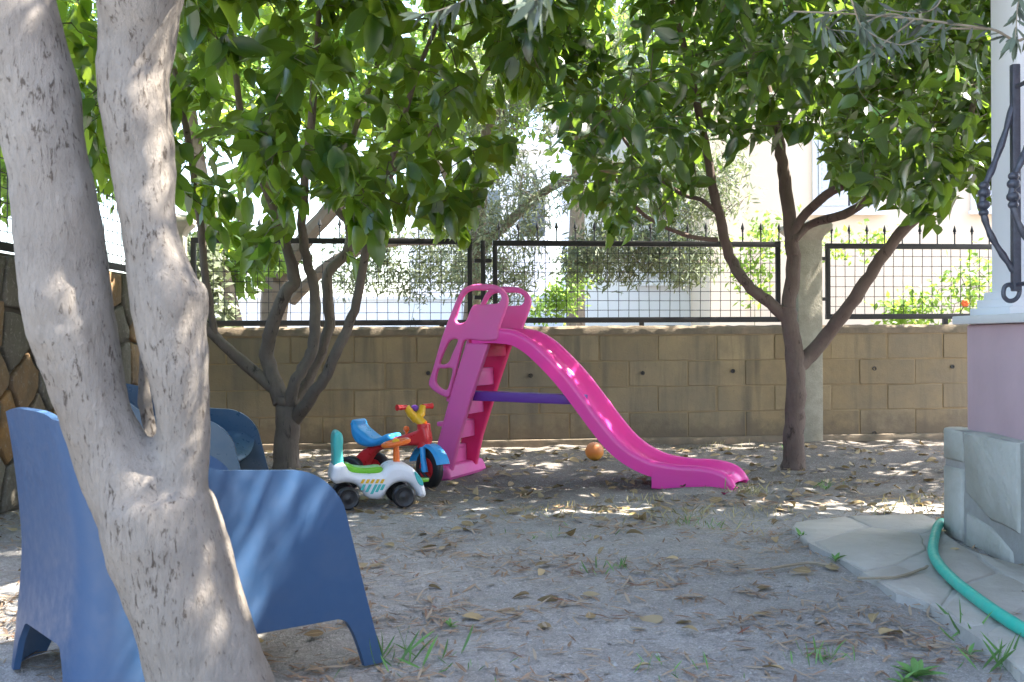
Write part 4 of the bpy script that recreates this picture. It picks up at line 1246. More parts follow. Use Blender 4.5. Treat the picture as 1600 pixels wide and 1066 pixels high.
def kR(p):
    px, py, d = project(p)
    return kR0(p) & ~((p[:, 1] < 5.75) & (p[:, 0] > 1.42) & (p[:, 2] > 3.05)) & ~((px > 1535) & (p[:, 1] < 5.3))
cs = np.vstack([ellipsoid(rngR, 3400, (1.65, 6.35, 2.42), (2.15, 1.9, 1.35)), ellipsoid(rngR, 420, (3.7, 7.1, 2.7), (1.7, 1.4, 0.9))])  # second set stretches the crown out of view, added for shade
shadeR = np.vstack([ellipsoid(rngR, 1080, (1.8, 6.5, 3.15), (2.2, 2.1, 0.75)), ellipsoid(rngR, 420, (4.0, 7.4, 2.9), (1.8, 1.5, 0.9))])  # upper and right-hand clusters out of view, added to shade the ground
shade_farR = np.vstack([ellipsoid(rngR, 260, (3.0, 8.0, 2.85), (1.3, 1.0, 0.55)), ellipsoid(rngR, 200, (0.75, 8.1, 2.8), (1.2, 0.9, 0.5)), ellipsoid(rngR, 300, (4.5, 8.0, 2.9), (1.3, 1.4, 0.6))])  # more clusters, added to keep sun off the strip by the wall
shade_farR = shade_farR[kR(shade_farR)]
shadeR = shadeR[((shadeR[:, 2] > 0.95 + 0.305 * shadeR[:, 1]) | (shadeR[:, 0] > 0.47 * shadeR[:, 1])) & kR(shadeR)]
cs = cs[contour(contR, 38)(cs) & ((cs[:, 1] < 8.0) | (cs[:, 2] > 1.85)) & kR(cs)]
cs = cs[clumps(cs, 72, 0.34)]; cs = np.vstack([cs[rngR.permutation(len(cs))[:1200]], shadeR, shade_farR])
vx, vy, vd = project(cs)
cs = cs[~((vx < 1120) & (vx > 700) & (vy > 0) & (rngR.uniform(0, 1, len(cs)) < 0.42))]
grow(cit, skel, cs, 9, 0.128, 'broad', M['dark_leaf'], M['green_twig'], rngR, 0.55, 0.11, keep=kR)

# --- pale forked trunk in the foreground (olive)
rngO = np.random.default_rng(5)
DN = 2.27
ob_ = P(345, 1150, DN); ob_.z = 0
olive = thing('olive_tree', 'pale grey olive tree with a thick forked trunk, in front of the blue chair', 'tree', ob_)
def qn(px, py, dd=0.0): return P(px, py, DN + dd)
S_ = FPX / DN
paths = [([P(352, 1170, DN) - Vector((0, 0, 0.12)), qn(338, 1110), qn(323, 1050), qn(300, 970), qn(279, 900), qn(258, 840), qn(246, 795), qn(242, 775)], [105, 98, 91, 88, 88, 91, 90, 80]),
         ([qn(262, 850), qn(216, 775), qn(178, 708), qn(152, 650), qn(134, 595), qn(111, 510), qn(98, 430), qn(90, 345), qn(70, 240), qn(52, 160), qn(30, 80), qn(8, 0), qn(-40, -140, .1), qn(-110, -330, .2), qn(-150, -560, .3)], [74, 72, 62, 59, 60, 65, 65, 64, 64, 66, 66, 67, 64, 52, 40]),
         ([qn(275, 870), qn(276, 795), qn(284, 735), qn(286, 670), qn(280, 600), qn(268, 530), qn(262, 475), qn(246, 410), qn(232, 345), qn(224, 260), qn(214, 180), qn(211, 110), qn(218, 50), qn(226, -20), qn(270, -150, .1), qn(380, -330, .2), qn(520, -500, .3)], [62, 54, 44, 42, 45, 53, 56, 50, 48, 47, 49, 52, 60, 70, 60, 46, 34]),
         ([qn(296, 495), qn(301, 462), qn(296, 448)], [26, 25, 20]),
         ([qn(222, 40), qn(252, -40), qn(300, -160, -.2), qn(330, -350, -.4)], [44, 48, 42, 30]),
         ([qn(222, 52), qn(190, -40), qn(150, -150, .2), qn(120, -300, .5)], [44, 46, 40, 30]),
         ([qn(262, 790, .02), qn(247, 725, .06), qn(229, 640, .10), qn(225, 590, .10), qn(226, 545, .11)], [20, 14, 10, 8, 6])]
mb = MB()
skelO = []
for pts, rad in paths:
    sm = catmull(pts, 6, False)
    rr = np.interp(np.linspace(0, len(pts) - 1, len(sm)), range(len(pts)), rad) / S_
    mb.tube(sm, list(rr), 20)
    skelO += [tuple(p) for p in sm if p.z > 1.75]
me = mb.mesh('trunk')
tmp = bpy.data.objects.new('trunk', me); COL.objects.link(tmp)
md = tmp.modifiers.new('r', 'REMESH'); md.mode = 'VOXEL'; md.voxel_size = 0.0078
md2 = tmp.modifiers.new('s', 'SMOOTH'); md2.iterations = 5; md2.factor = 0.5
dg = bpy.context.evaluated_depsgraph_get()
me2 = bpy.data.meshes.new_from_object(tmp.evaluated_get(dg))
bpy.data.objects.remove(tmp)
me2.name = 'trunk'
co = np.zeros(len(me2.vertices) * 3, dtype=np.float32); me2.vertices.foreach_get('co', co); co = co.reshape(-1, 3)
no = np.zeros(len(me2.vertices) * 3, dtype=np.float32); me2.vertices.foreach_get('normal', no); no = no.reshape(-1, 3)
h = np.zeros(len(co)); rr_ = np.random.default_rng(9)
for lam, amp in ((0.30, 0.0048), (0.13, 0.0020), (0.055, 0.0008), (0.028, 0.0005)):
    for _ in range(6):
        kv = norm(rr_.normal(0, 1, (1, 3)) * np.array([1, 1, 0.45]))[0] * 2 * math.pi / (lam * rr_.uniform(.7, 1.4))
        h += amp / 2.2 * np.sin(co @ kv + rr_.uniform(0, 6.28))
co = co + no * h[:, None]
for (px, py, r_, a) in ((298, 455, 0.05, 0.010), (300, 165, 0.02, 0.004), (165, 45, 0.03, -0.008), (95, 510, 0.02, -0.010), (200, 720, 0.04, -0.004), (105, 165, 0.018, -0.008)):
    q = np.array(P(px, py, DN - 0.07)); dd = np.sum((co - q) ** 2, 1)
    co = co + no * (a * np.exp(-dd / (2 * r_ * r_)))[:, None]
me2.vertices.foreach_set('co', co.astype(np.float32).ravel()); me2.update()
me2.polygons.foreach_set('use_smooth', [True] * len(me2.polygons))
me2.materials.clear(); me2.materials.append(M['bark_near'])
link('trunk', me2, olive)
# overhead limbs (above the frame) that carry the crown
ldefs = []
for a, b in (((520, -500), (1.2, 3.4, 3.5)), ((330, -350), (0.4, 1.2, 3.4)), ((-150, -560), (-1.6, 3.2, 3.5)), ((120, -300), (-0.9, 4.0, 3.2)), ((520, -500), (1.9, 2.4, 2.9)), ((520, -500), (0.2, 4.3, 3.3)), ((520, -500), (0.9, 2.2, 3.9)), ((330, -350), (1.6, 1.4, 3.0))):
    A = P(a[0], a[1], DN + 0.25 if a[1] != -350 else DN - 0.4); Bv = Vector(b)
    m_ = (A + Bv) / 2 + Vector((0, 0, 0.2))
    ldefs.append(([A, m_, Bv], [0.04, 0.028, 0.012]))
for i, (pts, rad) in enumerate(ldefs):
    sm = catmull(pts, 6, False)
    MB().tube(sm, list(np.interp(np.linspace(0, 2, len(sm)), range(3), rad)), 8).build('limb', M['bark_near'], olive, smooth=True)
    skelO += [tuple(p) for p in sm]
# drooping twigs seen at the top of the frame
hang = [([(1700, -120, 2.9), (1610, 52, 2.8), (1545, 45, 2.75), (1430, 30, 2.7), (1330, 22, 2.7), (1240, 18, 2.7)], 0.0035),
        ([(1545, 45, 2.75), (1450, 42, 2.72), (1395, 22, 2.7), (1350, 40, 2.65), (1368, 75, 2.6)], 0.0025),
        ([(1430, 30, 2.7), (1390, 60, 2.65), (1365, 85, 2.6), (1330, 110, 2.6)], 0.002),
        ([(1300, -60, 2.6), (1330, 0, 2.6), (1350, 45, 2.6), (1405, 70, 2.6), (1440, 58, 2.6)], 0.002),
        ([(1320, 15, 2.7), (1285, 28, 2.7), (1295, 45, 2.7), (1320, 48, 2.7)], 0.002),
        ([(1480, -60, 2.8), (1470, 0, 2.8), (1440, 20, 2.75), (1380, 15, 2.7)], 0.002),
        ([(880, -110, 1.75), (850, -45, 1.7), (815, -15, 1.65), (800, -6, 1.6)], 0.002),
        ([(870, -105, 1.75), (872, -40, 1.7), (850, -12, 1.6), (826, 8, 1.6)], 0.002),
        ([(760, -80, 2.3), (735, -10, 2.3), (690, 15, 2.3), (655, 22, 2.3)], 0.002),
        ([(1610, -40, 2.7), (1592, 0, 2.7), (1588, 40, 2.65), (1586, 62, 2.62)], 0.002)]
hp_pos, hp_dir = [], []
mb = MB()
for pts, r_ in hang:
    sm = catmull([P(*q) for q in pts], 8, False)
    mb.tube(sm, [r_ * (1.2 - 0.7 * i / len(sm)) for i in range(len(sm))], 5, False)
    for i in range(len(sm) // 5, len(sm) - 1):
        for q in range(2 if pts[0][2] > 1.9 else 2):
            hp_pos.append(list(sm[i])); hp_dir.append(list((sm[i + 1] - sm[i]).normalized()))
tag(mb.build('hanging_twigs', M['twig'], olive, smooth=True), kind='stuff')
hp_pos = np.array(hp_pos); hp_dir = np.array(hp_dir)
n_ = len(hp_pos)
ax = hp_dir * 0.7 + norm(rngO.normal(0, 1, (n_, 3))) * 0.8 + np.array([0, 0, -0.55])
Bl = leaf_frames(ax, np.array([0.1, -0.5, 0.6]) + rngO.normal(0, 0.6, (n_, 3)))
szl = rngO.uniform(0.036, 0.062, n_)
tv_, tf_ = leaf_template('lance')
lme = np_mesh('leaf', tv_, tf_, M['olive_leaf'])
sel = rngO.permutation(n_)[:290]
for i in sel:
    o = bpy.data.objects.new('leaf', lme); COL.objects.link(o)
    o.parent = olive; o.matrix_parent_inverse = root_inv(olive)
    m_ = Matrix.Identity(4)
    for r_ in range(3):
        for c_ in range(3): m_[r_][c_] = Bl[i][r_][c_] * szl[i]
        m_[r_][3] = hp_pos[i][r_]
    o.matrix_basis = m_
cs = np.vstack([ellipsoid(rngO, 1500, (0.3, 2.7, 3.2), (2.3, 2.0, 0.95)), ellipsoid(rngO, 350, (-1.7, 3.0, 3.2), (1.3, 1.6, 0.8)), ellipsoid(rngO, 420, (-0.5, 4.2, 3.1), (1.3, 0.9, 0.65)), ellipsoid(rngO, 500, (0.55, 2.9, 3.1), (1.2, 1.0, 0.7))])  # last two sets: unseen foliage added for shade at left and chair dapples
def kO(p):
    px, py, d = project(p)
    return ((py < -25) | (d < 0.2)) & ~((p[:, 0] > 1.4) & (p[:, 2] > 3.1))
cs = cs[kO(cs)]; cs = cs[rngO.permutation(len(cs))[:1700]]
grow(olive, skelO, cs, 20, 0.062, 'lance', M['olive_leaf'], M['twig'], rngO, 0.2, 0.12, single=0, keep=kO, twig_r=(0.005, 0.0015))

# ------------------------------------------------------------------ beyond the fence: street trees, shrubs, houses
def far_tree(name, label, cat, foot, tdefs, blobs, per, size, kind, lm, bm_, seed, group=None, keep=None, tr=(0.01, 0.003)):
    rg = np.random.default_rng(seed)
    root = thing(name, label, cat, foot, 0, group)
    sk = limbs(root, tdefs, bm_, 4, 8, rnd=random.Random(seed)) if tdefs else [tuple(foot)]
    cc_ = np.vstack([ellipsoid(rg, n__, c_, r_) for (n__, c_, r_) in blobs])
    cc_ = cc_[cc_[:, 2] > 0.05]
    if keep is not None: cc_ = cc_[keep(cc_)]
    grow(root, sk, cc_, per, size, kind, lm, bm_ if tdefs else M['green_twig'], rg, 0.35, 0.2, single=0, twig_r=tr)
    return root
def g0(px, d): q = P(px, 528, d); return Vector((q.x, d, 0))
# silvery olive seen through the mesh behind the slide
far_tree('olive_tree', 'silvery olive tree beyond the fence, hanging behind the slide top', 'tree', g0(735, 12.5),
         [([g0(735, 12.5), P(740, 470, 12.5), P(745, 380, 12.4), P(760, 200, 12.3)], [0.16, 0.12, 0.10, 0.06]),
          ([P(742, 400, 12.4), P(850, 300, 12.2), P(960, 260, 12), P(1060, 250, 11.8)], [0.07, 0.05, 0.04, 0.02]),
          ([P(745, 380, 12.4), P(700, 280, 12.4), P(640, 150, 12.4)], [0.06, 0.05, 0.03]),
          ([P(760, 200, 12.3), P(880, 60, 12), P(980, -50, 12)], [0.05, 0.04, 0.02])],
         [(110, P(770, 400, 11.9), (0.55, 0.6, 0.55)), (90, P(800, 300, 11.9), (0.5, 0.7, 0.5)), (150, P(960, 395, 11.6), (0.62, 0.5, 0.30)), (90, P(1060, 400, 11.4), (0.5, 0.5, 0.26)),
          (130, P(1000, 300, 11.8), (0.95, 0.7, 0.42)), (120, P(1100, 280, 11.6), (0.55, 0.6, 0.5)), (160, P(850, 120, 12), (1.2, 1.0, 0.7)), (160, P(1000, 50, 12), (1.3, 1, 0.9)), (90, P(720, 150, 12), (0.9, .8, .7))],
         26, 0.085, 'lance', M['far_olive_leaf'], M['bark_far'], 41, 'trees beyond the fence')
# pale leaning trunk and brown trunk behind the left panel
far_tree('street_tree', 'tree with a pale leaning trunk beyond the fence, left of the multi stemmed tree', 'tree', g0(372, 11.5),
         [([g0(385, 11.5), P(365, 510, 11.5), P(345, 430, 11.5), P(330, 360, 11.5), P(300, 200, 11.4), P(280, 0, 11.2)], [0.16, 0.12, 0.11, 0.10, 0.08, 0.05]),
          ([P(330, 360, 11.5), P(230, 250, 11.5), P(120, 100, 11.5)], [0.06, 0.05, 0.03])],
         [(170, P(150, 120, 11.5), (1.6, 1.1, 1.0)), (120, P(330, 60, 11.4), (1.2, 1, 1.0)), (70, P(340, 400, 11.8), (0.7, 0.5, 0.35)), (90, P(60, 250, 11), (0.9, 0.8, 0.6)), (120, P(200, -150, 11.5), (1.9, 1.2, 1.0))],
         18, 0.15, 'diamond', M['bright_leaf'], M['bark_far'], 42, 'trees beyond the fence')
far_tree('street_tree', 'tree with thick brown trunk and pale slanting limb beyond the fence at left', 'tree', g0(432, 13),
         [([g0(428, 13), P(428, 500, 13), P(432, 420, 13), P(440, 330, 13), P(430, 180, 13), P(440, 0, 13)], [0.22, 0.18, 0.165, 0.14, 0.10, 0.06]),
          ([P(438, 430, 12.9), P(480, 370, 12.6), P(530, 315, 12.4), P(600, 260, 12.3), P(700, 180, 12.2)], [0.12, 0.11, 0.10, 0.08, 0.05]),
          ([P(455, 470, 12.9), P(520, 410, 12.7), P(600, 380, 12.5), P(690, 380, 12.4)], [0.08, 0.075, 0.06, 0.03])],
         [(150, P(480, 120, 12.5), (1.5, 1.0, 0.9)), (150, P(640, 130, 12.5), (1.4, 1.0, 0.8)), (140, P(600, -120, 12.5), (1.9, 1.2, 1.1))],
         18, 0.15, 'diamond', M['bright_leaf'], M['bark_far'], 43, 'trees beyond the fence')
far_tree('street_tree', 'sunlit bright green tree beyond the fence, above the middle of the fence', 'tree', g0(900, 17),
         [([g0(900, 17), P(900, 400, 17), P(905, 250, 17), P(910, 0, 17)], [0.18, 0.14, 0.12, 0.07])],
         [(150, P(880, 110, 16.5), (1.7, 1.2, 1.3)), (120, P(1010, 120, 16), (1.3, 1.2, 1.1)), (90, P(780, 60, 16), (1.3, 1.2, 1.2))],
         18, 0.17, 'diamond', M['bright_leaf'], M['bark_far'], 44, 'trees beyond the fence')
# green shrubs low behind the fence
def shrub(name, label, px, d, blobs, n__, size, lm, seed, kind='diamond', per=16):
    far_tree(name, label, 'shrub', g0(px, d), None, [(n__, P(x, y, d), r_) for (x, y, r_) in blobs], per, size, kind, lm, M['bark_far'], seed, 'shrubs beyond the fence', tr=(0.006, 0.002))
shrub('shrub', 'fresh green shrub beyond the fence, right of the slide top', 885, 14, [(885, 455, (0.25, 0.3, 0.3)), (905, 415, (0.2, 0.25, 0.22)), (860, 485, (0.25, .25, .2))], 26, 0.075, M['bright_leaf'], 51)
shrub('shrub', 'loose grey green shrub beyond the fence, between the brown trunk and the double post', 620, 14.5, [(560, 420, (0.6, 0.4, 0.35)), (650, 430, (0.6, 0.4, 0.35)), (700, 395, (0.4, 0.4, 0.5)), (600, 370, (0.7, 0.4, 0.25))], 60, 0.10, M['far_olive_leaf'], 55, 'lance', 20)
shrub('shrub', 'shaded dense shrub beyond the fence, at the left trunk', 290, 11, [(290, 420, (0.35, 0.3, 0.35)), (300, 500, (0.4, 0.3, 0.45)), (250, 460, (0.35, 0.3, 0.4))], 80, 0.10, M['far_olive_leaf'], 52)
shrub('shrub', 'flowering shrub with an orange bloom behind the hinged gate panel', 1490, 10.6, [(1480, 470, (0.36, 0.3, 0.24)), (1520, 440, (0.22, 0.3, 0.33)), (1440, 480, (0.2, .2, .2)), (1400, 495, (0.15, .15, .1))], 17, 0.085, M['bright_leaf'], 53, per=12)
shrub('climbing_plant', 'green climber above the concrete post on the cream wall', 1200, 11, [(1215, 365, (0.32, 0.25, 0.18)), (1320, 375, (0.4, 0.2, 0.14)), (1175, 420, (0.16, .2, .35))], 22, 0.075, M['bright_leaf'], 54, per=12)
fl = thing('flower', 'single orange bloom on the shrub behind the gate panel', 'flower', P(1508, 474, 10.3))
mb = MB()
for k in range(6):
    a = k * math.pi / 3
    mb.sphere(P(1508, 474, 10.3) + Vector((0.018 * math.cos(a), 0, 0.018 * math.sin(a))), 0.020, 8, 6, (1, 0.5, 1))
mb.build('petals', M['red_flower'], fl, smooth=True)
MB().tube([P(1508, 474, 10.31), P(1500, 490, 10.4), P(1490, 525, 10.6)], 0.006, 5).build('stem', M['green_twig'], fl, smooth=True)

# houses
def bxx(mb, x0, x1, y0, y1, z0, z1): return mb.box(((x0 + x1) / 2, (y0 + y1) / 2, (z0 + z1) / 2), (x1 - x0, y1 - y0, z1 - z0))
def window(root, x0, x1, z0, z1, y, shut=True):
    w = bxx(MB(), x0 - 0.08, x1 + 0.08, y - 0.06, y + 0.05, z0 - 0.08, z1 + 0.08).build('window', M['white_house'], root, bevel=0.01)
    bxx(MB(), x0, x1, y - 0.075, y - 0.05, z0, z1).build('pane', M['glass'], w)
    if shut:
        xm = (x0 + x1) / 2
        for a, b in ((x0, xm - 0.02), (xm + 0.02, x1)):
            s_ = bxx(MB(), a, b, y - 0.11, y - 0.08, z0, z1)
            z = z0 + 0.06
            while z < z1 - 0.05:
                s_.box(((a + b) / 2, y - 0.115, z), (b - a - 0.08, 0.02, 0.045), Matrix.Rotation(0.5, 3, 'X')); z += 0.07
            s_.build('shutter', M['shutter'], w)
    bxx(MB(), x0 - 0.14, x1 + 0.14, y - 0.16, y - 0.061, z0 - 0.14, z0 - 0.085).build('sill', M['white_house'], w, bevel=0.008)
d = 17.0
xl = P(1112, 400, d).x
hc = thing('house', 'cream rendered two storey house beyond the fence at right, with shuttered windows', 'house', (xl + 4, d, 0), 0, 'houses beyond the fence')
bxx(MB(), xl, xl + 11, d, d + 8, 0, 6.2).build('wall', M['cream_house'], hc, bevel=0.02)
bxx(MB(), xl - 0.3, xl + 11.3, d - 0.4, d + 8.4, 6.2, 6.4).build('eaves', M['white_house'], hc, bevel=0.02)
mb = MB().add([(xl - 0.4, d - 0.5, 6.4), (xl + 11.4, d - 0.5, 6.4), (xl + 11.4, d + 8.5, 6.4), (xl - 0.4, d + 8.5, 6.4), (xl + 3, d + 4, 8.2), (xl + 8, d + 4, 8.2)], [(0, 1, 5, 4), (1, 2, 5), (2, 3, 4, 5), (3, 0, 4), (3, 2, 1, 0)])
mb.build('roof', M['roof_tile'], hc)
wx0, wx1 = P(1277, 280, d).x, P(1312, 280, d).x
window(hc, wx0, wx0 + 0.9, P(0, 330, d).z, P(0, 215, d).z, d)
window(hc, wx0 + 2.4, wx0 + 3.3, P(0, 330, d).z, P(0, 215, d).z, d)
bxx(MB(), xl - 0.04, xl + 0.5, d - 0.05, d - 0.001, 0, 6.2).build('corner_band', M['cream_house'], hc)
d2 = 19.0
xa, xb = P(905, 400, d2).x, P(1150, 400, d2).x
hw = thing('house', 'white rendered house beyond the fence, behind the silvery olive', 'house', ((xa + xb) / 2, d2, 0), 0, 'houses beyond the fence')
bxx(MB(), xa, xb, d2, d2 + 7, 0, 5.6).build('wall', M['white_house'], hw, bevel=0.02)
bxx(MB(), xa - 0.3, xb + 0.3, d2 - 0.4, d2 + 7.4, 5.6, 5.8).build('eaves', M['white_house'], hw)
window(hw, P(1005, 440, d2).x, P(1075, 440, d2).x, P(0, 440, d2).z, P(0, 330, d2).z, d2)
window(hw, P(800 + 135, 440, d2).x, P(800 + 165, 440, d2).x, P(0, 300, d2).z, P(0, 200, d2).z, d2)
d3 = 22.0
gw = thing('garden_wall', 'low white garden wall across the street, seen under the fence foliage', 'wall', P(700, 500, d3))
xa, xb = P(-200, 500, d3).x, P(930, 500, d3).x
bxx(MB(), xa, xb, d3, d3 + 0.3, 0, P(0, 472, d3).z).build('wall', M['white_house'], gw)
bxx(MB(), xa, xb, d3 - 0.05, d3 + 0.35, P(0, 472, d3).z, P(0, 472, d3).z + 0.07).build('coping', M['white_house'], gw, bevel=0.01)
d4 = 34.0
hb = thing('house', 'far white house with a blue trimmed balcony, between the tree crowns', 'house', g0(800, d4), 0, 'houses beyond the fence')
xa, xb = P(640, 300, d4).x, P(860, 300, d4).x
bxx(MB(), xa, xb, d4, d4 + 8, 0, 6.5).build('wall', M['white_house'], hb)
bxx(MB(), xa - 0.3, xb + 0.3, d4 - 0.4, d4 + 8.4, 6.5, 6.75).build('eaves', M['white_house'], hb)
for k in range(3): window(hb, xa + 0.6 + k * 1.35, xa + 1.4 + k * 1.35, 3.9, 5.3, d4, False)
bxx(MB(), P(786, 300, d4).x, P(803, 300, d4).x, d4 - 0.5, d4 - 0.45, 5.0, 5.9).build('balcony_screen', M['shutter'], hb)

# ------------------------------------------------------------------ ground litter, weeds and loose leaves
def scatter_leaves(name, pts, size, kind, mat, rng, tilt=0.25, sink=0.002, slim=1.0):
    n__ = len(pts)
    th = rng.uniform(0, 2 * math.pi, n__)
    ax_ = np.stack([np.cos(th), np.sin(th), rng.normal(0, 0.12, n__)], 1)
    nr = np.stack([rng.normal(0, tilt, n__), rng.normal(0, tilt, n__), np.where(rng.uniform(0, 1, n__) < 0.3, -1.0, 1.0)], 1)
    B_ = leaf_frames(ax_, nr)
    zz = ground_z(pts[:, 0], pts[:, 1]) + sink + rng.uniform(0.001, 0.008, n__)
    p3 = np.stack([pts[:, 0], pts[:, 1], zz], 1)
    return leaf_mesh(name, p3, B_, size, kind, mat, slim)
rngG = np.random.default_rng(77)
def on_ground(n, y0, y1, clump=0.0):
    yy = rngG.uniform(0, 1, n) * (y1 - y0) + y0
    xx = rngG.uniform(-0.5, 0.5, n) * (1.02 * yy)
    q = np.stack([xx, yy], 1)
    if clump:
        d_ = fnoise(q[:, 0], q[:, 1], 12, [(0.9, 1.0), (0.3, 0.7)])
        q = q[d_ > np.quantile(d_, clump)]
    return q[(q[:, 0] < 1.76) | (q[:, 1] > 4.75)]
q = np.vstack([on_ground(12500, 2.3, 5.8, 0.6), on_ground(3000, 2.3, 5.8)])
tag(link('olive_litter', scatter_leaves('olive_litter', q, rngG.uniform(0.03, 0.075, len(q)), 'lance', M['dry_leaf'], rngG, slim=0.62)), 'thin dry brown leaves scattered over the sandy ground', 'leaf litter', kind='stuff')
q = np.vstack([on_ground(1500, 5.0, 8.3, 0.2), on_ground(140, 3.0, 5.2)])
q = q[q[:, 1] < 8.05 + 0.115 * (q[:, 0] + 2.2)]
tag(link('citrus_litter', scatter_leaves('citrus_litter', q, rngG.uniform(0.04, 0.085, len(q)), 'broad', M['yellow_leaf'], rngG, 0.4)), 'dry yellow and brown leaves under the trees along the block wall', 'leaf litter', kind='stuff')
q = on_ground(2600, 4.9, 8.3, 0.3); q = q[q[:, 1] < 8.05 + 0.115 * (q[:, 0] + 2.2)]
tag(link('fine_litter', scatter_leaves('fine_litter', q, rngG.uniform(0.02, 0.05, len(q)), 'lance', M['dry_leaf'], rngG)), 'fine dry debris along the foot of the block wall', 'leaf litter', kind='stuff')
# pebbles
n_ = 5200
q = on_ground(n_, 2.3, 6.5)
sz = rngG.uniform(0.0015, 0.0055, len(q)) * np.where(rngG.uniform(0, 1, len(q)) < 0.05, 2.0, 1.0)
octa = np.array([(1, 0, 0), (0, 1, 0), (-1, 0, 0), (0, -1, 0), (0, 0, .8), (0, 0, -.6)], float)
of = np.array([(0, 1, 4), (1, 2, 4), (2, 3, 4), (3, 0, 4), (1, 0, 5), (2, 1, 5), (3, 2, 5), (0, 3, 5)])
rot = rngG.uniform(0, 6.28, len(q)); jit = rngG.uniform(0.65, 1.35, (len(q), 6, 3))
V = octa[None] * jit
V = np.stack([V[..., 0] * np.cos(rot)[:, None] - V[..., 1] * np.sin(rot)[:, None], V[..., 0] * np.sin(rot)[:, None] + V[..., 1] * np.cos(rot)[:, None], V[..., 2]], -1) * sz[:, None, None]
V += np.stack([q[:, 0], q[:, 1], ground_z(q[:, 0], q[:, 1]) - 0.003], 1)[:, None]
peb = simple('pebble', (0.34, 0.325, 0.30), 0.85, 0.3, 0.5, 60)
tag(link('gravel', np_mesh('gravel', V.reshape(-1, 3), (of[None] + (np.arange(len(q)) * 6)[:, None, None]).reshape(-1, 3), peb, False)), 'fine grey gravel grains on the sandy ground', 'gravel', kind='stuff')

# dry and green grass patches
def grass(name, label, spots, mat, seed):
    rg = np.random.default_rng(seed)
    pos, ax_, sz_ = [], [], []
    for (px, py, rad, n__, h_) in spots:
        c = G(px, py)
        for _ in range(n__):
            x, y = c.x + rg.normal(0, rad), c.y + rg.normal(0, rad * 0.8)
            pos.append((x, y, gz(x, y))); ax_.append((rg.normal(0, 0.6), rg.normal(0, 0.6), 0.8)); sz_.append(h_ * rg.uniform(0.5, 1.2))
    pos, ax_, sz_ = np.array(pos), np.array(ax_), np.array(sz_)
    tv_, tf_ = leaf_template('lance')
    tv_ = tv_ * np.array([0.45, 1, 1.6])
    B_ = leaf_frames(ax_, rg.normal(0, 1, (len(pos), 3)))
    V_ = pos[:, None] + np.einsum('nij,kj->nki', B_, tv_) * sz_[:, None, None]
    tag(link(name, np_mesh(name, V_.reshape(-1, 3), (tf_[None] + (np.arange(len(pos)) * len(tv_))[:, None, None]).reshape(-1, 3), mat)), label, 'grass', kind='stuff')
grass('grass', 'sparse green and dry grass in front of the slide exit', [(1090, 810, .16, 130, .05), (880, 800, .16, 110, .05), (1010, 780, .1, 60, .05), (1170, 770, .06, 60, .07), (1200, 800, .12, 60, .04), (1440, 790, .12, 60, .05), (1390, 800, .1, 50, .05), (1130, 700, .2, 60, .05), (990, 715, .12, 60, .05)], M['straw'], 61)
grass('grass', 'short green grass blades on the sandy ground near the chair and path', [(625, 1030, .05, 26, .09), (1280, 1022, .04, 30, .05), (700, 1040, .1, 20, .04), (960, 895, .05, 20, .05), (1520, 985, .04, 12, .10), (1090, 822, .10, 60, .04), (1290, 765, .03, 20, .06), (1555, 1040, .04, 14, .09), (880, 840, .2, 30, .03), (1020, 1055, .08, 20, .04)], M['weed'], 62)
def weed(px, py, r_, n__, label, up_=0.5):
    c = G(px, py); c.z = gz(c.x, c.y)
    rg = np.random.default_rng(int(px * 7 + py))
    root = thing('weed', label, 'weed', c, 0, 'small green weeds in the sand')
    tv_, tf_ = leaf_template('broad'); tv_ = tv_ * np.array([0.55, 1, 1])
    me = np_mesh('leaf', tv_, tf_, M['weed'])
    for k in range(n__):
        a = k * 2.4; s_ = r_ * rg.uniform(0.6, 1.15)
        ax_ = np.array([[math.cos(a), math.sin(a), up_ * rg.uniform(0.4, 1.6)]])
        B_ = leaf_frames(ax_, np.array([[0.1, 0, 1.0]]) + rg.normal(0, .2, (1, 3)))[0]
        o = link('leaf', me, root)
        m_ = Matrix.Identity(4)
        for i in range(3):
            for j in range(3): m_[i][j] = B_[i][j] * s_
            m_[i][3] = c[i] + (0.012 * k / n__ if i == 2 else 0)
        o.matrix_basis = m_
weed(1430, 1046, 0.075, 14, 'largest leafy green weed at the bottom right, by the path edge')
weed(1412, 1058, 0.06, 9, 'low weed at the bottom edge, just left of the largest weed')
weed(1252, 843, 0.05, 7, 'small upright weed at the far tip of the stone path', 1.4)
weed(1305, 880, 0.045, 7, 'weed at the left edge of the stone path, beside dry twigs', 0.8)
weed(705, 978, 0.035, 8, 'flat weed in the sand right of the blue chair leg')
weed(1515, 1015, 0.04, 6, 'tiny weed at the path edge above the largest weed', 0.8)
weed(968, 892, 0.030, 6, 'tiny weed alone in the middle of the bare sand')
weed(1290, 768, 0.035, 7, 'pale green weed on the ground right of the reddish trunk', 0.9)
weed(1225, 703, 0.05, 8, 'weed at the left foot of the reddish trunk', 0.9)
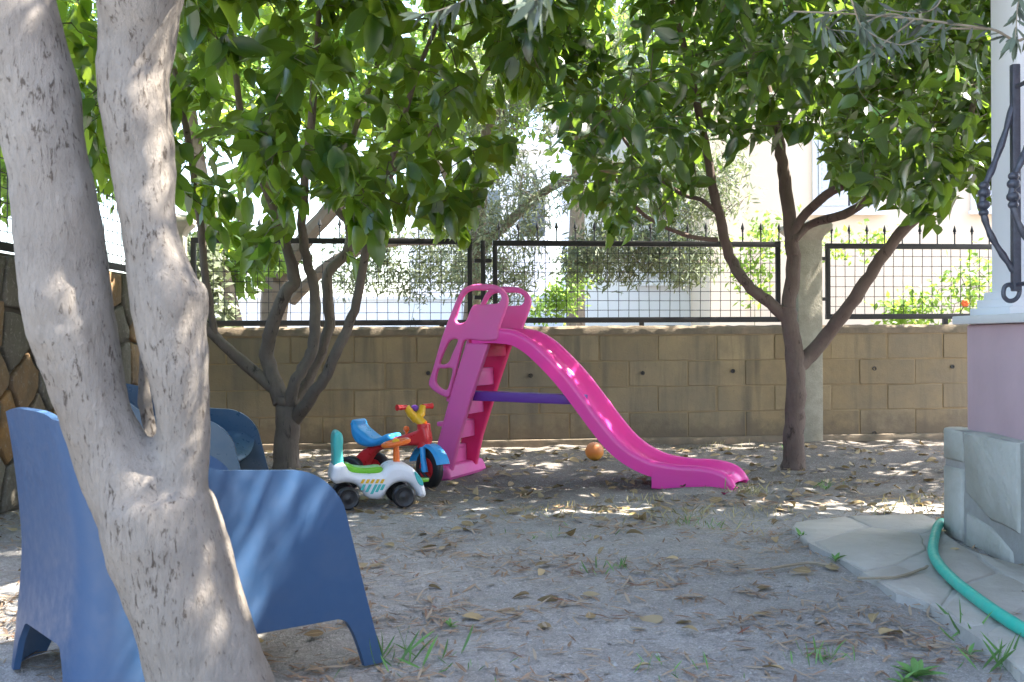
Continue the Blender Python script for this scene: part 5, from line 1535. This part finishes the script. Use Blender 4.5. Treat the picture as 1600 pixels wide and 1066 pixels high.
# single large fallen leaves
tvb, tfb = leaf_template('broad')
fme = np_mesh('fallen_leaf', tvb * np.array([1, 1, 1.8]), tfb, M['yellow_leaf'])
fd = [(1375, 990, 0.095, 'curled yellow brown leaf on the sand near the bottom right'), (1225, 1050, 0.06, 'yellow leaf at the bottom edge of the sand'), (690, 860, 0.085, 'dry tan leaf on the sand in front of the toy car'),
      (1480, 842, 0.075, 'dry brown leaf wedged between the hose and the plinth'), (1500, 870, 0.07, 'dry leaf on the path beside the hose, nearer one'), (1255, 763, 0.09, 'wide dry leaf on the ground right of the slide exit'),
      (905, 737, 0.09, 'pale green fallen leaf under the slide, left of the ball'), (1445, 806, 0.10, 'dark dry leaf on the ground by the plinth corner'), (1060, 885, 0.045, 'small orange leaf on the bare sand in the middle'),
      (848, 898, 0.05, 'yellow green leaf on the sand left of the middle'), (925, 772, 0.08, 'brown leaf in the sun spots in front of the slide'), (640, 805, 0.07, 'brown curled leaf in front of the toy car wheel'),
      (1210, 842, 0.06, 'dry leaf left of the tip of the stone path'), (1018, 1048, 0.05, 'pale leaf at the bottom edge, middle of the sand')]
for i, (px, py, s_, lab) in enumerate(fd):
    c = G(px, py); rg = random.Random(i)
    o = link('fallen_leaf', fme)
    zz = 0.03 if 1470 < px < 1520 and py < 900 else gz(c.x, c.y) + 0.012
    o.matrix_basis = Matrix.Translation((min(c.x, 1.76) if py > 820 else c.x, c.y, zz)) @ Matrix.Rotation(rg.uniform(0, 6.28), 4, 'Z') @ Matrix.Rotation(rg.uniform(-0.3, 0.3), 4, 'X') @ Matrix.Rotation(rg.uniform(-0.4, 0.4), 4, 'Y') @ Matrix.Scale(s_, 4)
    tag(o, lab, 'leaf', 'large fallen leaves on the ground')
# dry twigs on the path edge
for (pts, r_, lab) in (([(1205, 888), (1260, 880), (1300, 884)], 0.006, 'dry pale twig lying on the sand left of the path'), ([(1340, 903), (1400, 902), (1450, 885)], 0.005, 'thin dry twig lying across the path slabs')):
    s_ = catmull([G(a, b, 0.012 if a < 1320 else 0.03) for a, b in pts], 5, False)
    tag(MB().tube([p + Vector((random.uniform(-.004, .004), random.uniform(-.004, .004), 0)) for p in s_], r_, 6).build('twig', M['twig'], None, smooth=True), lab, 'twig', 'fallen twigs by the path')
o = link('fallen_petal', np_mesh('fallen_petal', tvb * np.array([1.6, 1, 2]), tfb, M['petal']))
c = G(1134, 775); o.matrix_basis = Matrix.Translation((c.x, c.y, 0.015)) @ Matrix.Scale(0.05, 4)
tag(o, 'magenta flower petal on the ground at the slide exit', 'petal')
